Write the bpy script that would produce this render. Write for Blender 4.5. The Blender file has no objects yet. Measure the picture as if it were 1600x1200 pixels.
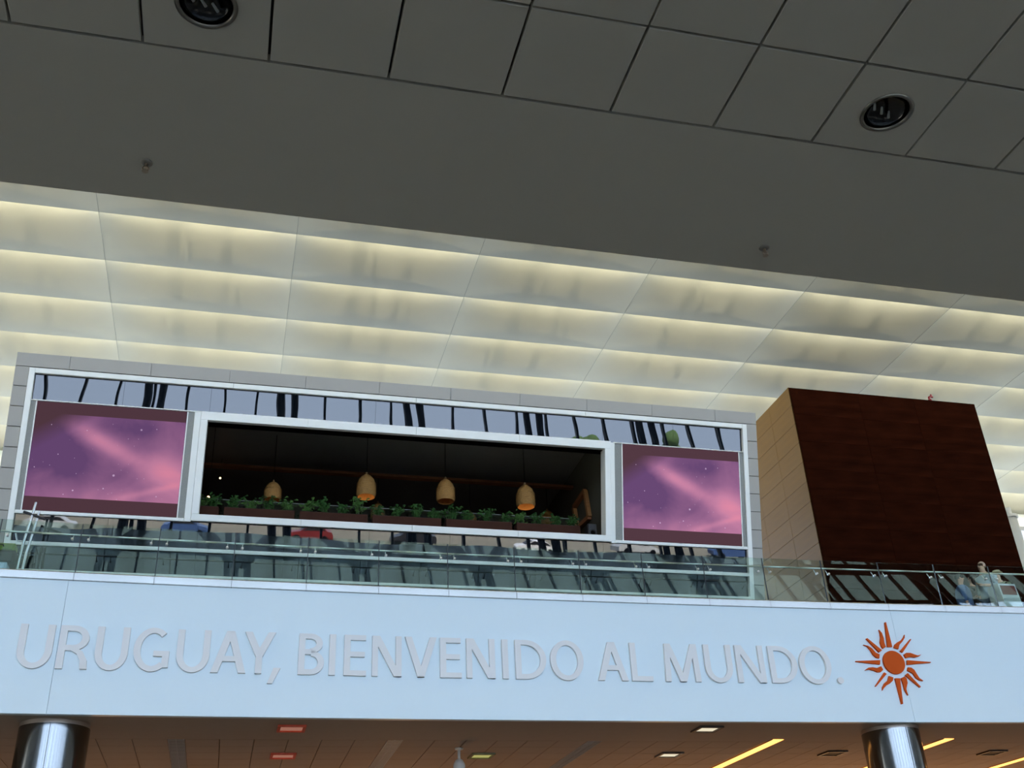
import bpy, bmesh, math, random
from mathutils import Vector, Matrix
random.seed(7)
R = math.radians
sc = bpy.context.scene
COL = sc.collection

# ------------------------------------------------------------------ camera
EYE = 1.6
YAW, PITCH, ROLL, FPX = 0.269075698, 0.517409124, -0.0510421649, 1652.59
FW = Vector((math.sin(YAW)*math.cos(PITCH), math.cos(YAW)*math.cos(PITCH), math.sin(PITCH)))
_r0 = Vector((math.cos(YAW), -math.sin(YAW), 0)); _u0 = _r0.cross(FW)
RT = _r0*math.cos(ROLL) + _u0*math.sin(ROLL); UP = RT.cross(FW)
cam_d = bpy.data.cameras.new('camera'); cam = bpy.data.objects.new('camera', cam_d); COL.objects.link(cam)
cam_d.sensor_fit = 'HORIZONTAL'; cam_d.sensor_width = 36; cam_d.lens = 36*FPX/1600
cam_d.clip_start = 0.05; cam_d.clip_end = 2000
m = Matrix((RT, UP, -FW)).transposed().to_4x4(); m.translation = Vector((0, 0, EYE)); cam.matrix_world = m
sc.camera = cam

# ------------------------------------------------------------------ sky, sun, exposure
w = bpy.data.worlds.new('sky'); sc.world = w; w.use_nodes = True
nt = w.node_tree; nt.nodes.clear()
out = nt.nodes.new('ShaderNodeOutputWorld'); bg = nt.nodes.new('ShaderNodeBackground')
tc = nt.nodes.new('ShaderNodeTexCoord'); sx = nt.nodes.new('ShaderNodeSeparateXYZ'); rp = nt.nodes.new('ShaderNodeValToRGB')
nt.links.new(tc.outputs['Generated'], sx.inputs[0]); nt.links.new(sx.outputs['Z'], rp.inputs[0])
rp.color_ramp.elements[0].position = 0.0; rp.color_ramp.elements[0].color = (0.63, 0.79, 1.06, 1)
rp.color_ramp.elements[1].position = 0.7; rp.color_ramp.elements[1].color = (0.45, 0.66, 1.0, 1)
nt.links.new(rp.outputs[0], bg.inputs[0]); bg.inputs[1].default_value = 1.0
nt.links.new(bg.outputs[0], out.inputs[0])
sd = bpy.data.lights.new('sun', 'SUN'); so = bpy.data.objects.new('sun', sd); COL.objects.link(so)
sd.energy = 8.0; sd.color = (1.0, 0.95, 0.88); sd.angle = R(3)
so.rotation_euler = Vector((-0.12, -0.62, -1.0)).to_track_quat('-Z', 'Y').to_euler()   # from behind the far side of the hall
so.location = (0, 60, 60)
sc.view_settings.view_transform = 'Standard'; sc.view_settings.look = 'None'
sc.view_settings.exposure = 2.85; sc.view_settings.gamma = 1; sc.view_settings.use_curve_mapping = False

# ------------------------------------------------------------------ pixel -> place helpers
def ray(px, py): return FW + RT*((px-800)/FPX) - UP*((py-600)/FPX)
def onY(px, py, Y):
    d = ray(px, py); p = d*(Y/d.y); return Vector((p.x, p.y, p.z+EYE))
def onZ(px, py, Z):
    d = ray(px, py); p = d*((Z-EYE)/d.z); return Vector((p.x, p.y, Z))

# ------------------------------------------------------------------ materials
MATS = {}
def mat(name, col, rough=0.6, metal=0.0, noise=0.06, scale=6.0, emit=None, estr=0.0, ior=1.45, spec=0.5, bump=0.0, stretch=None, trans=0.0):
    if name in MATS: return MATS[name]
    m = bpy.data.materials.new(name); m.use_nodes = True
    t = m.node_tree; b = t.nodes['Principled BSDF']
    b.inputs['Roughness'].default_value = rough; b.inputs['Metallic'].default_value = metal
    b.inputs['IOR'].default_value = ior; b.inputs['Specular IOR Level'].default_value = spec
    co = t.nodes.new('ShaderNodeTexCoord'); n = t.nodes.new('ShaderNodeTexNoise')
    n.inputs['Scale'].default_value = scale; n.inputs['Detail'].default_value = 4
    if stretch:
        mp = t.nodes.new('ShaderNodeMapping'); mp.inputs['Scale'].default_value = stretch
        t.links.new(co.outputs['Object'], mp.inputs[0]); t.links.new(mp.outputs[0], n.inputs['Vector'])
    else: t.links.new(co.outputs['Object'], n.inputs['Vector'])
    mx = t.nodes.new('ShaderNodeMix'); mx.data_type = 'RGBA'
    c = Vector(col[:3])
    mx.inputs[6].default_value = (*(c*(1-noise)), 1); mx.inputs[7].default_value = (*[min(1, v*(1+noise)) for v in c], 1)
    t.links.new(n.outputs[0], mx.inputs[0]); t.links.new(mx.outputs[2], b.inputs['Base Color'])
    if bump:
        bp = t.nodes.new('ShaderNodeBump'); bp.inputs['Strength'].default_value = bump; bp.inputs['Distance'].default_value = 0.02
        t.links.new(n.outputs[0], bp.inputs['Height']); t.links.new(bp.outputs[0], b.inputs['Normal'])
    if emit: b.inputs['Emission Color'].default_value = (*emit, 1); b.inputs['Emission Strength'].default_value = estr
    MATS[name] = m; return m

def fabric_mat():
    m = bpy.data.materials.new('ceiling_fabric'); m.use_nodes = True; t = m.node_tree; t.nodes.clear()
    o = t.nodes.new('ShaderNodeOutputMaterial'); d = t.nodes.new('ShaderNodeBsdfDiffuse'); tr = t.nodes.new('ShaderNodeBsdfTranslucent')
    ad = t.nodes.new('ShaderNodeAddShader')
    co = t.nodes.new('ShaderNodeTexCoord'); n = t.nodes.new('ShaderNodeTexNoise'); n.inputs['Scale'].default_value = 1.5
    t.links.new(co.outputs['Object'], n.inputs['Vector'])
    mx = t.nodes.new('ShaderNodeMix'); mx.data_type = 'RGBA'
    mx.inputs[6].default_value = (0.49, 0.47, 0.375, 1); mx.inputs[7].default_value = (0.54, 0.52, 0.415, 1)
    t.links.new(n.outputs[0], mx.inputs[0]); t.links.new(mx.outputs[2], d.inputs[0])
    tr.inputs[0].default_value = (0.0035, 0.0032, 0.002, 1)
    t.links.new(d.outputs[0], ad.inputs[0]); t.links.new(tr.outputs[0], ad.inputs[1]); t.links.new(ad.outputs[0], o.inputs[0])
    return m
def mirror_glass(name, bump=0.16):
    m = bpy.data.materials.new(name); m.use_nodes = True; t = m.node_tree; b = t.nodes['Principled BSDF']
    b.inputs['Base Color'].default_value = (0.006, 0.008, 0.011, 1); b.inputs['Roughness'].default_value = 0.0
    b.inputs['IOR'].default_value = 1.64; b.inputs['Specular IOR Level'].default_value = 0.5
    co = t.nodes.new('ShaderNodeTexCoord'); n = t.nodes.new('ShaderNodeTexNoise'); n.inputs['Scale'].default_value = 0.85; n.inputs['Detail'].default_value = 0.6
    t.links.new(co.outputs['Object'], n.inputs['Vector'])
    bp = t.nodes.new('ShaderNodeBump'); bp.inputs['Strength'].default_value = bump; bp.inputs['Distance'].default_value = 0.022
    t.links.new(n.outputs[0], bp.inputs['Height']); t.links.new(bp.outputs[0], b.inputs['Normal'])
    return m
def thin_glass(name, tint=(0.93, 0.97, 0.95), ior=1.5, boost=1.0):
    m = bpy.data.materials.new(name); m.use_nodes = True; t = m.node_tree; t.nodes.clear()
    o = t.nodes.new('ShaderNodeOutputMaterial'); tr = t.nodes.new('ShaderNodeBsdfTransparent'); g = t.nodes.new('ShaderNodeBsdfGlossy')
    fr = t.nodes.new('ShaderNodeFresnel'); mx = t.nodes.new('ShaderNodeMixShader'); mu = t.nodes.new('ShaderNodeMath'); mu.operation = 'MULTIPLY'
    mu.inputs[1].default_value = boost; mu.use_clamp = True
    fr.inputs[0].default_value = ior; g.inputs['Roughness'].default_value = 0.0; tr.inputs[0].default_value = (*tint, 1); g.inputs[0].default_value = (1, 1, 1, 1)
    ge = t.nodes.new('ShaderNodeNewGeometry'); mi = t.nodes.new('ShaderNodeMix'); mi.data_type = 'FLOAT'   # same Fresnel from both faces of a thin sheet
    mi.inputs[2].default_value = ior; mi.inputs[3].default_value = 1/ior
    t.links.new(ge.outputs['Backfacing'], mi.inputs[0]); t.links.new(mi.outputs[0], fr.inputs[0])
    t.links.new(fr.outputs[0], mu.inputs[0]); t.links.new(mu.outputs[0], mx.inputs[0])
    t.links.new(tr.outputs[0], mx.inputs[1]); t.links.new(g.outputs[0], mx.inputs[2]); t.links.new(mx.outputs[0], o.inputs[0])
    return m
def emit_mat(name, col, s):
    if name in MATS: return MATS[name]
    m = bpy.data.materials.new(name); m.use_nodes = True; t = m.node_tree; t.nodes.clear()
    o = t.nodes.new('ShaderNodeOutputMaterial'); e = t.nodes.new('ShaderNodeEmission')
    e.inputs[0].default_value = (*col, 1); e.inputs[1].default_value = s; t.links.new(e.outputs[0], o.inputs[0]); MATS[name] = m; return m

M_FASCIA = mat('white_painted_panel', (0.76, 0.86, 0.885), 0.45, noise=0.012, scale=0.6)
M_LETTER = mat('letter_grey', (0.83, 0.80, 0.76), 0.5, noise=0.01)
M_ORANGE = mat('logo_orange', (0.64, 0.088, 0.006), 0.6, noise=0.03, spec=0.15)
M_STEEL = mat('brushed_steel', (0.22, 0.225, 0.22), 0.15, 1.0, noise=0.05, scale=3, stretch=(40, 40, 1))
M_STEELTRIM = mat('brushed_trim', (0.40, 0.385, 0.36), 0.18, 1.0, noise=0.05, scale=3, stretch=(1, 20, 20))
M_DARKTILE = mat('grey_ceiling_tile', (0.62, 0.58, 0.49), 0.85, noise=0.02)
M_DARKGAP = mat('grey_ceiling_gap', (0.10, 0.098, 0.09), 0.9)
M_SOFFIT = mat('soffit_board', (0.42, 0.34, 0.27), 0.8, noise=0.04)
M_SOFFITGAP = mat('soffit_gap', (0.16, 0.125, 0.10), 0.9)
M_CLAD = mat('grey_cladding', (0.37, 0.355, 0.315), 0.4, noise=0.02)
M_CLADGAP = mat('cladding_joint', (0.10, 0.10, 0.10), 0.8)
M_WHITEFRAME = mat('white_frame', (0.86, 0.88, 0.84), 0.35, noise=0.015)
M_PERF = mat('perforated_grey', (0.27, 0.275, 0.25), 0.5, noise=0.25, scale=60)
M_MIRROR = mirror_glass('dark_reflective_glass')
M_BALU = thin_glass('balustrade_glass', (0.84, 0.91, 0.88), 1.52, 1.0)
M_PANE = thin_glass('window_pane', (0.985, 0.99, 0.99), 1.45, 1.0)
M_FRIT = thin_glass('fritted_pane', (0.47, 0.485, 0.405), 1.45, 1.0)
M_CLEAR = thin_glass('rail_glass', (0.93, 0.96, 0.95), 1.5, 1.2)
M_FABRIC = fabric_mat()
M_TRUSS = mat('roof_steel', (0.30, 0.30, 0.30), 0.6)
M_MULL = mat('mullion_dark', (0.018, 0.02, 0.024), 0.5)
M_STRUT = mat('strut_blue_grey', (0.03, 0.04, 0.055), 0.45)
M_BROWN = mat('dark_brown_veneer', (0.016, 0.0040, 0.0018), 0.6, noise=0.95, scale=2.2, stretch=(0.5, 0.5, 3.0), spec=0.0)
M_TAN = mat('tan_veneer', (0.18, 0.088, 0.014), 0.6, noise=0.16, scale=2.0, stretch=(0.5, 0.5, 7.0), spec=0.3)
M_BLACK = mat('black_matt', (0.005, 0.0045, 0.004), 0.9, spec=0.03)
M_BLACKP = mat('black_plastic', (0.02, 0.02, 0.022), 0.4)
M_ROOMWALL = mat('room_dark_green', (0.10, 0.10, 0.075), 0.8)
M_WOOD = mat('warm_wood', (0.42, 0.20, 0.07), 0.5, noise=0.2, scale=4, stretch=(1, 1, 8))
M_BEAM = mat('beam_wood', (0.34, 0.13, 0.05), 0.55, noise=0.2)
M_RATTAN = mat('woven_rattan', (0.36, 0.185, 0.048), 0.7, noise=0.45, scale=30, stretch=(1, 1, 2.2), bump=0.6)
M_LEAF = mat('leaf_green', (0.045, 0.13, 0.028), 0.6, noise=0.5, scale=5)
M_LEAF2 = mat('leaf_light_green', (0.10, 0.22, 0.05), 0.6, noise=0.4, scale=5)
M_PLANTER = mat('planter_brown', (0.05, 0.02, 0.013), 0.7, noise=0.2, spec=0.08)
M_CONC = mat('hall_floor', (0.24, 0.235, 0.215), 0.35, noise=0.05, scale=1)
M_ASPH = mat('car_park_ground', (0.19, 0.172, 0.13), 0.9, noise=0.25, scale=0.15)
M_WALL = mat('hall_wall', (0.34, 0.335, 0.31), 0.7)
M_PLATE = mat('deck_floor', (0.05, 0.055, 0.06), 0.3)
M_RED = mat('dark_red_plastic', (0.22, 0.018, 0.022), 0.5)

# ------------------------------------------------------------------ mesh helpers
class MB:
    def __init__(s): s.v = []; s.f = []
    def add(s, vs, fs):
        o = len(s.v); s.v += [tuple(v) for v in vs]; s.f += [tuple(i+o for i in f) for f in fs]; return s
    def box(s, x0, x1, y0, y1, z0, z1, M=None):
        vs = [Vector((x, y, z)) for z in (z0, z1) for y in (y0, y1) for x in (x0, x1)]
        if M is not None: vs = [M @ v for v in vs]
        return s.add(vs, [(0, 2, 3, 1), (4, 5, 7, 6), (0, 1, 5, 4), (2, 6, 7, 3), (0, 4, 6, 2), (1, 3, 7, 5)])
    def bbox(s, x0, x1, y0, y1, z0, z1, b=0.01, M=None):
        """box with chamfered front (y0) edges"""
        vs = [Vector(p) for p in [(x0, y1, z0), (x1, y1, z0), (x1, y1, z1), (x0, y1, z1), (x0, y0+b, z0), (x1, y0+b, z0), (x1, y0+b, z1), (x0, y0+b, z1),
              (x0+b, y0, z0+b), (x1-b, y0, z0+b), (x1-b, y0, z1-b), (x0+b, y0, z1-b)]]
        if M is not None: vs = [M @ v for v in vs]
        return s.add(vs, [(0, 3, 2, 1), (8, 9, 10, 11), (4, 5, 9, 8), (5, 6, 10, 9), (6, 7, 11, 10), (7, 4, 8, 11), (0, 1, 5, 4), (1, 2, 6, 5), (2, 3, 7, 6), (3, 0, 4, 7)])
    def tube(s, a, b, r0, r1=None, n=10, cap=True):
        a = Vector(a); b = Vector(b); r1 = r0 if r1 is None else r1
        d = (b-a).normalized(); q = d.to_track_quat('Z', 'Y').to_matrix()
        o = len(s.v)
        for p, r in ((a, r0), (b, r1)):
            for i in range(n):
                t = 2*math.pi*i/n; s.v.append(tuple(p + q @ Vector((r*math.cos(t), r*math.sin(t), 0))))
        for i in range(n):
            j = (i+1) % n; s.f.append((o+i, o+j, o+n+j, o+n+i))
        if cap: s.f.append(tuple(o+n-1-i for i in range(n))); s.f.append(tuple(o+n+i for i in range(n)))
        return s
    def path(s, pts, r, n=8):
        for a, b in zip(pts[:-1], pts[1:]): s.tube(a, b, r, n=n)
        return s
    def lathe(s, c, prof, n=20, axis=None, cap=False):
        c = Vector(c); o = len(s.v); q = Matrix.Identity(3) if axis is None else Vector(axis).to_track_quat('Z', 'Y').to_matrix()
        for (r, z) in prof:
            for i in range(n):
                t = 2*math.pi*i/n; s.v.append(tuple(c + q @ Vector((r*math.cos(t), r*math.sin(t), z))))
        for k in range(len(prof)-1):
            for i in range(n):
                j = (i+1) % n; s.f.append((o+k*n+i, o+k*n+j, o+(k+1)*n+j, o+(k+1)*n+i))
        if cap:
            s.f.append(tuple(o+n-1-i for i in range(n))); e = o+(len(prof)-1)*n; s.f.append(tuple(e+i for i in range(n)))
        return s
    def ball(s, c, r, n=10, k=6, sc=(1, 1, 1)):
        c = Vector(c)
        prof = [(max(1e-4, math.cos(-math.pi/2+math.pi*i/k)), math.sin(-math.pi/2+math.pi*i/k)) for i in range(k+1)]
        o = len(s.v)
        for (rr, z) in prof:
            for i in range(n):
                t = 2*math.pi*i/n; s.v.append((c.x+r*sc[0]*rr*math.cos(t), c.y+r*sc[1]*rr*math.sin(t), c.z+r*sc[2]*z))
        for a in range(k):
            for i in range(n):
                j = (i+1) % n; s.f.append((o+a*n+i, o+a*n+j, o+(a+1)*n+j, o+(a+1)*n+i))
        return s
    def prism(s, poly, fn, d):
        """poly: list of 2-D points (CCW seen from outside); fn(p, depth)->world"""
        n = len(poly); ar = sum(poly[i][0]*poly[(i+1) % n][1]-poly[(i+1) % n][0]*poly[i][1] for i in range(n))
        if ar < 0: poly = poly[::-1]
        o = len(s.v)
        for dd in (d, 0.0):
            for p in poly: s.v.append(tuple(fn(p, dd)))
        s.f.append(tuple(o+i for i in range(n))); s.f.append(tuple(o+2*n-1-i for i in range(n)))
        for i in range(n):
            j = (i+1) % n; s.f.append((o+i, o+n+i, o+n+j, o+j))
        return s
    def mesh(s, name):
        me = bpy.data.meshes.new(name); me.from_pydata(s.v, [], s.f); me.update(); return me
    def build(s, name, material, parent=None, smooth=False, origin=None):
        if origin is not None:
            og = Vector(origin); s.v = [tuple(Vector(v)-og) for v in s.v]
        me = s.mesh(name); me.materials.append(material)
        if smooth: me.polygons.foreach_set('use_smooth', [True]*len(me.polygons))
        return link(name, me, parent, origin)
def link(name, me, parent=None, loc=None):
    o = bpy.data.objects.new(name, me); COL.objects.link(o)
    if loc is not None: o.location = loc
    if parent is not None:
        o.parent = parent
        if loc is not None: o.location = Vector(loc) - ORG.get(parent.name, Vector((0, 0, 0)))
        elif parent.name in ORG: o.location = -ORG[parent.name]
    elif loc is not None: ORG[o.name] = Vector(loc)
    if parent is not None:
        ORG[o.name] = Vector(loc) if loc is not None else Vector((0, 0, 0))
    return o
ORG = {}
def empty(name, loc=(0, 0, 0)):
    o = bpy.data.objects.new(name, None); COL.objects.link(o); o.location = loc; o.empty_display_size = 0.2
    ORG[o.name] = Vector(loc); return o
def tag(o, label, cat, group=None):
    o['label'] = label; o['category'] = cat
    if group: o['group'] = group
    return o
def struct(o, label, cat='structure'):
    o['kind'] = 'structure'; o['label'] = label; o['category'] = cat; return o
def smooth_angle(o, a=35):
    for p in o.data.polygons: p.use_smooth = True
    mod = o.modifiers.new('edges', 'EDGE_SPLIT'); mod.split_angle = R(a)

# ------------------------------------------------------------------ main dimensions (world metres, floor z = 0)
ZS = 4.07 + EYE          # level of both soffits
YD = 18.36               # fascia distance
def YF(x): return 18.38 - 0.0021*(x-5.0)**2
ZT = 6.232 + EYE         # fascia top
ZG0, ZG1 = 6.385 + EYE, 7.27 + EYE   # balustrade glass
ZM = 6.30 + EYE          # upper floor level
ZC = 15.0 + EYE          # fabric ceiling level

# ================================================================== STRUCTURE
fl = MB().box(-36, 62, -6, 45, -0.3, 0).build('floor', M_CONC); struct(fl, 'pale polished floor of the arrivals hall', 'floor')
gd = MB().box(-200, 260, -260, -6.0, -0.6, -0.15).build('ground', M_ASPH); struct(gd, 'sunlit car park ground outside the hall', 'ground')
wl = MB().box(-36.4, -36, -40, 45, 0, 30).build('wall_left', M_WALL); struct(wl, 'pale side wall of the hall at the left', 'wall')
wr = MB().box(62, 62.4, -40, 45, 0, 30).build('wall_right', M_WALL); struct(wr, 'pale side wall of the hall at the right', 'wall')
wb = MB().box(-36, 62, 33, 33.4, 0, ZM).build('wall_back', M_WALL); struct(wb, 'wall at the back of the lower level', 'wall')

# ---- near dark soffit with square tiles
E0 = 0.967*4.07; E1 = 1.262*4.07
ceil = empty('ceiling', (0, 0, ZS)); struct(ceil, 'dark grey soffit overhead with square tiles and plain front band', 'ceiling')
MB().box(-36, 62, -9.0, E1, ZS+0.06, ZS+0.42).build('slab', M_DARKGAP, ceil)
MB().box(-36, 62, E0+0.008, E1, ZS, ZS+0.06).build('front_band', M_DARKTILE, ceil)
MB().box(-36, 62, E1-0.12, E1+0.0, ZS+0.061, ZS+0.44).build('edge_trim', M_DARKTILE, ceil)
MB().box(-36, 62, -9.0, E1-0.13, ZS+0.43, ZS+0.45).build('deck_finish', M_PLATE, ceil)
lamps = [(-0.39, 0), (3.21, 0), (1.41, 1)]
TJ = -0.69; P = 0.6
flat = Matrix(((1, 0, 0, 0), (0, 0, 1, 0), (0, 1, 0, 0), (0, 0, 0, 1)))   # local y -> up, z -> depth
def mk_tile():
    b = MB(); g = 0.007
    b.bbox(g, P-g, 0, 0.05, g, P-g, 0.004, M=flat); b.f = [f[::-1] for f in b.f]; return b.mesh('ceiling_tile')
def mk_hole_tile(r=0.128, n=32):
    g = 0.007; b = MB(); c = P/2; h = c-g
    inner = []; outer = []
    for i in range(n):
        t = 2*math.pi*i/n; x, y = math.cos(t), math.sin(t); k = h/max(abs(x), abs(y))
        inner.append((c+r*x, c+r*y)); outer.append((c+k*x, c+k*y))
    for z in (0, 0.05):
        for p in inner: b.v.append((p[0], p[1], z))
        for p in outer: b.v.append((p[0], p[1], z))
    for i in range(n):
        j = (i+1) % n
        b.f += [(i, j, n+j, n+i), (2*n+i, 3*n+i, 3*n+j, 2*n+j), (i, 2*n+i, 2*n+j, j), (n+i, n+j, 3*n+j, 3*n+i)]
    return b.mesh('ceiling_tile_cut')
TM = mk_tile(); TM.materials.append(M_DARKTILE); TH = mk_hole_tile(); TH.materials.append(M_DARKTILE)
for i in range(-3, 13):
    for k in range(0, 6):
        x0 = TJ + P*i; y1 = E0 - P*k
        hole = any(abs(x0+P/2-lx) < 0.1 and lk == k for lx, lk in lamps)
        link('ceiling_tile', TH if hole else TM, ceil, (x0, y1-P, ZS))
# cut slab is above the recess: recess body stands in the slab void, so give each lamp its own can
for n_, (lx, lk) in enumerate(lamps):
    ly = E0 - P*(lk+0.5)
    lb = ['round chrome recessed downlight cut by the top left picture edge', 'round chrome recessed downlight in the dark ceiling at the upper right', 'round chrome recessed downlight just touching the top edge, middle of three'][n_]
    t = tag(empty('downlight', (lx, ly, ZS)), lb, 'downlight', 'recessed downlights in the dark ceiling')
    MB().lathe((lx, ly, ZS), [(0.128, 0.002), (0.142, 0.002), (0.145, -0.006), (0.130, -0.012), (0.122, -0.004), (0.122, 0.01)], 40).build('rim', mat('chrome_rim', (0.30, 0.29, 0.26), 0.3, 1.0), t, True)
    MB().lathe((lx, ly, ZS), [(0.1215, 0.0), (0.117, 0.02), (0.100, 0.04), (0.06, 0.056), (0.0005, 0.058)], 40).build('reflector', mat('reflector_chrome', (0.055, 0.055, 0.055), 0.12, 1.0), t, True)
    for k in range(3):
        MB().tube((lx-0.085+0.055*k, ly-0.03+0.02*k, ZS+0.024), (lx-0.06+0.055*k, ly+0.015+0.02*k, ZS+0.024), 0.006, 0.008, n=10).build('glint_tube', mat('glint_white', (0.5, 0.5, 0.47), 0.4), t, True)  # pale tubes angled to stand in for glints in the reflector
for (px, py, lb) in ((229, 254, 'small sprinkler head with round plate on the dark band at the left'), (1194, 387, 'small sprinkler head with round plate on the dark band at the right')):
    p = onZ(px, py, ZS)
    t = tag(empty('sprinkler', p), lb, 'sprinkler', 'sprinklers under the dark band')
    MB().lathe(p, [(0.0005, 0), (0.034, 0.0), (0.033, -0.005), (0.022, -0.010), (0.010, -0.012)], 24).build('rosette', mat('rosette_grey', (0.32, 0.3, 0.27), 0.35, 0.6), t, True)
    MB().tube(p+Vector((0, 0, -0.012)), p+Vector((0, 0, -0.035)), 0.010).build('body', mat('brass', (0.55, 0.45, 0.35), 0.3, 1.0), t)
    MB().path([p+Vector((0.012, 0, -0.03)), p+Vector((0.018, 0, -0.045)), p+Vector((0.004, 0, -0.06))], 0.004).path([p+Vector((-0.012, 0, -0.03)), p+Vector((-0.018, 0, -0.045)), p+Vector((-0.004, 0, -0.06))], 0.004).build('yoke_frame', MATS['brass'], t)
    MB().tube(p+Vector((0, 0, -0.060)), p+Vector((0, 0, -0.064)), 0.018, n=14).build('deflector', MATS['brass'], t)

# ---- upper floor slab, its soffit and fascia
slab = empty('floor_upper', (8, 24, ZM)); struct(slab, 'upper floor slab behind the glass balustrade', 'floor')
MB().box(-36, 62, YD+0.35, 33, ZM-0.25, ZM).build('floor_plate', M_CONC, slab)
sof = empty('ceiling_lower', (8, 24, ZS)); struct(sof, 'brown tiled soffit under the upper floor', 'ceiling')
SY0 = 20.22
MB().box(-36, 62, YD+0.10, 33, ZS+0.06, ZS+0.3).build('backing', M_SOFFITGAP, sof)
MB().box(-36, 62, YD+0.02, SY0-0.01, ZS, ZS+0.06).build('front_strip', M_SOFFIT, sof)
MB().box(-36, 62, 23.9, 33, ZS, ZS+0.06).build('rear_boards', M_SOFFIT, sof)
slots = [-0.925 + 3.9*k for k in range(-1, 6)]
slots = [-4.82, -0.925, 2.985, 6.88, 10.65, 14.46, 17.86, 21.5]
ST = {}
for a, b in zip(slots[:-1], slots[1:]):
    x0, x1 = a+0.145, b-0.145; n = 6; wd = (x1-x0)/n
    key = round(wd, 3)
    if key not in ST:
        g = 0.006; q = MB().bbox(g, wd-g, 0, 0.05, g, 0.61-g, 0.003, M=flat); q.f = [f[::-1] for f in q.f]; ST[key] = q.mesh('soffit_tile'); ST[key].materials.append(M_SOFFIT)
    for i in range(n):
        for k in range(6): link('soffit_tile', ST[key], sof, (x0+wd*i, SY0+0.61*k, ZS))

fas = empty('wall_fascia', (5, YD, ZS)); struct(fas, 'broad white fascia band carrying raised lettering', 'wall')
def fascia_panel(xa, xb, name):
    n = max(2, int((xb-xa)/0.8)); b = MB()
    for i in range(n+1):
        x = xa+(xb-xa)*i/n
        for z in (ZS-0.02, ZT): b.v.append((x, YF(x), z))
        for z in (ZS-0.02, ZT): b.v.append((x, YF(x)+0.12, z))
    for i in range(n):
        o = 4*i; b.f += [(o, o+4, o+5, o+1), (o+2, o+3, o+7, o+6), (o, o+2, o+6, o+4), (o+1, o+5, o+7, o+3)]
    b.f += [(0, 1, 3, 2), (4*n, 4*n+2, 4*n+3, 4*n+1)]
    return b.build(name, M_FASCIA, fas)
J1 = onY(108, 910, YD).x; J2 = onY(1386, 957, YD).x
J1 = (J1+onY(75, 1112, YD).x)/2; J2 = (J2+onY(1424, 1122, YD).x)/2
for a, b in ((-20, J1-0.0025), (J1+0.0025, J2-0.0025), (J2+0.0025, 36)): fascia_panel(a, b, 'fascia_panel')
MB().box(-20, 36, YD+0.14, YD+0.34, ZS+0.05, ZT).build('backing', mat('fascia_joint', (0.5, 0.56, 0.62), 0.7), fas)

# ---- steel kick trim in lengths
tr = empty('trim_1', (5, YD, ZT)); struct(tr, 'brushed steel strip along the foot of the balustrade', 'trim')
BJ = [-2.763 + 1.2847*k for k in range(-4, 19)]
for a, b in zip(BJ[:-1], BJ[1:]):
    ya, yb = YF(a), YF(b); q = MB(); e = 0.004
    prof = [(-0.03, ZT+0.012), (-0.03, ZG0-0.02), (-0.015, ZG0), (0.10, ZG0), (0.10, ZT+0.0), (-0.0, ZT+0.0)]
    for x, y in ((a+e, ya), (b-e, yb)):
        for d, z in prof: q.v.append((x, y+d, z))
    n = len(prof)
    for i in range(n): q.f.append((i, (i+1) % n, n+(i+1) % n, n+i))
    q.f = [f[::-1] for f in q.f]; q.f += [tuple(range(n)), tuple(2*n-1-i for i in range(n))]
    q.build('steel_strip', M_STEELTRIM, tr)

# ---- fabric ceiling of billowed panels
fab = empty('ceiling_fabric', (5, 25, ZC)); struct(fab, 'pale ceiling of billowed fabric panels lit from above', 'ceiling')
CW = 4.23; CX = -3.70; RD = 1.777; RY = 19.58
def fabric_mesh(nu=22, nv=14):
    b = MB()
    for j in range(nv+1):
        v = j/nv
        for i in range(nu+1):
            u = i/nu
            g = max(0.0, math.sin(math.pi*u))**0.75
            z = 0.68*g*(1-v)**2.1 + 0.012*(1-v)
            b.v.append((u*CW, v*RD, z))
    for j in range(nv):
        for i in range(nu):
            o = j*(nu+1)+i; b.f.append((o, o+nu+1, o+nu+2, o+1))
    me = b.mesh('fabric_panel'); me.materials.append(M_FABRIC)
    me.polygons.foreach_set('use_smooth', [True]*len(me.polygons)); return me
FM = fabric_mesh()
for k in range(-4, 7):
    for i in range(-4, 12): link('fabric_panel', FM, fab, (CX+CW*i, RY+RD*k, ZC))
for i in range(-4, 13):
    MB().tube((CX+CW*i, RY-4*RD, ZC-0.002), (CX+CW*i, RY+7*RD, ZC-0.002), 0.006, n=6).build('seam_cable', mat('seam_grey', (0.30, 0.29, 0.23), 0.7), fab)
hg = MB().tube((0, 0, 0), (0, 0, 0.8), 0.055, n=8).tube((0, 0, 0.75), (0, -0.9, 1.5), 0.05, n=6).mesh('shadow_post'); hg.materials.append(M_TRUSS)  # unseen posts added in the gaps to cast dark stripes on the fabric
for k in range(-1, 7):
    for i in range(-1, 7):
        for u_ in (0.36, 0.47, 0.68): link('shadow_post', hg, fab, (CX+CW*(i+u_+0.05*((k*7+i*3) % 3-1)), RY+RD*k-0.04, ZC+0.01))
roof = empty('roof_truss', (5, 25, ZC+1)); struct(roof, 'steel roof tubes above the fabric ceiling', 'roof')
for i in range(-4, 12):
    xm = CX+CW*(i+0.5)
    MB().tube((xm-0.5, RY-4*RD, ZC+0.85), (xm-0.5, RY+7*RD, ZC+0.85), 0.13, n=8).build('roof_tube', M_TRUSS, roof)
    MB().tube((xm+0.7, RY-4*RD, ZC+1.35), (xm+0.7, RY+7*RD, ZC+1.35), 0.08, n=8).build('roof_tube', M_TRUSS, roof)
YB = RY+7*RD   # back glazing
MB().box(-36, 62, YB+0.1, YB+9, ZC+0.3, ZC+0.6).build('shading_eave', M_TRUSS, roof)  # unseen overhang added to keep sun from entering the back glazing
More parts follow.
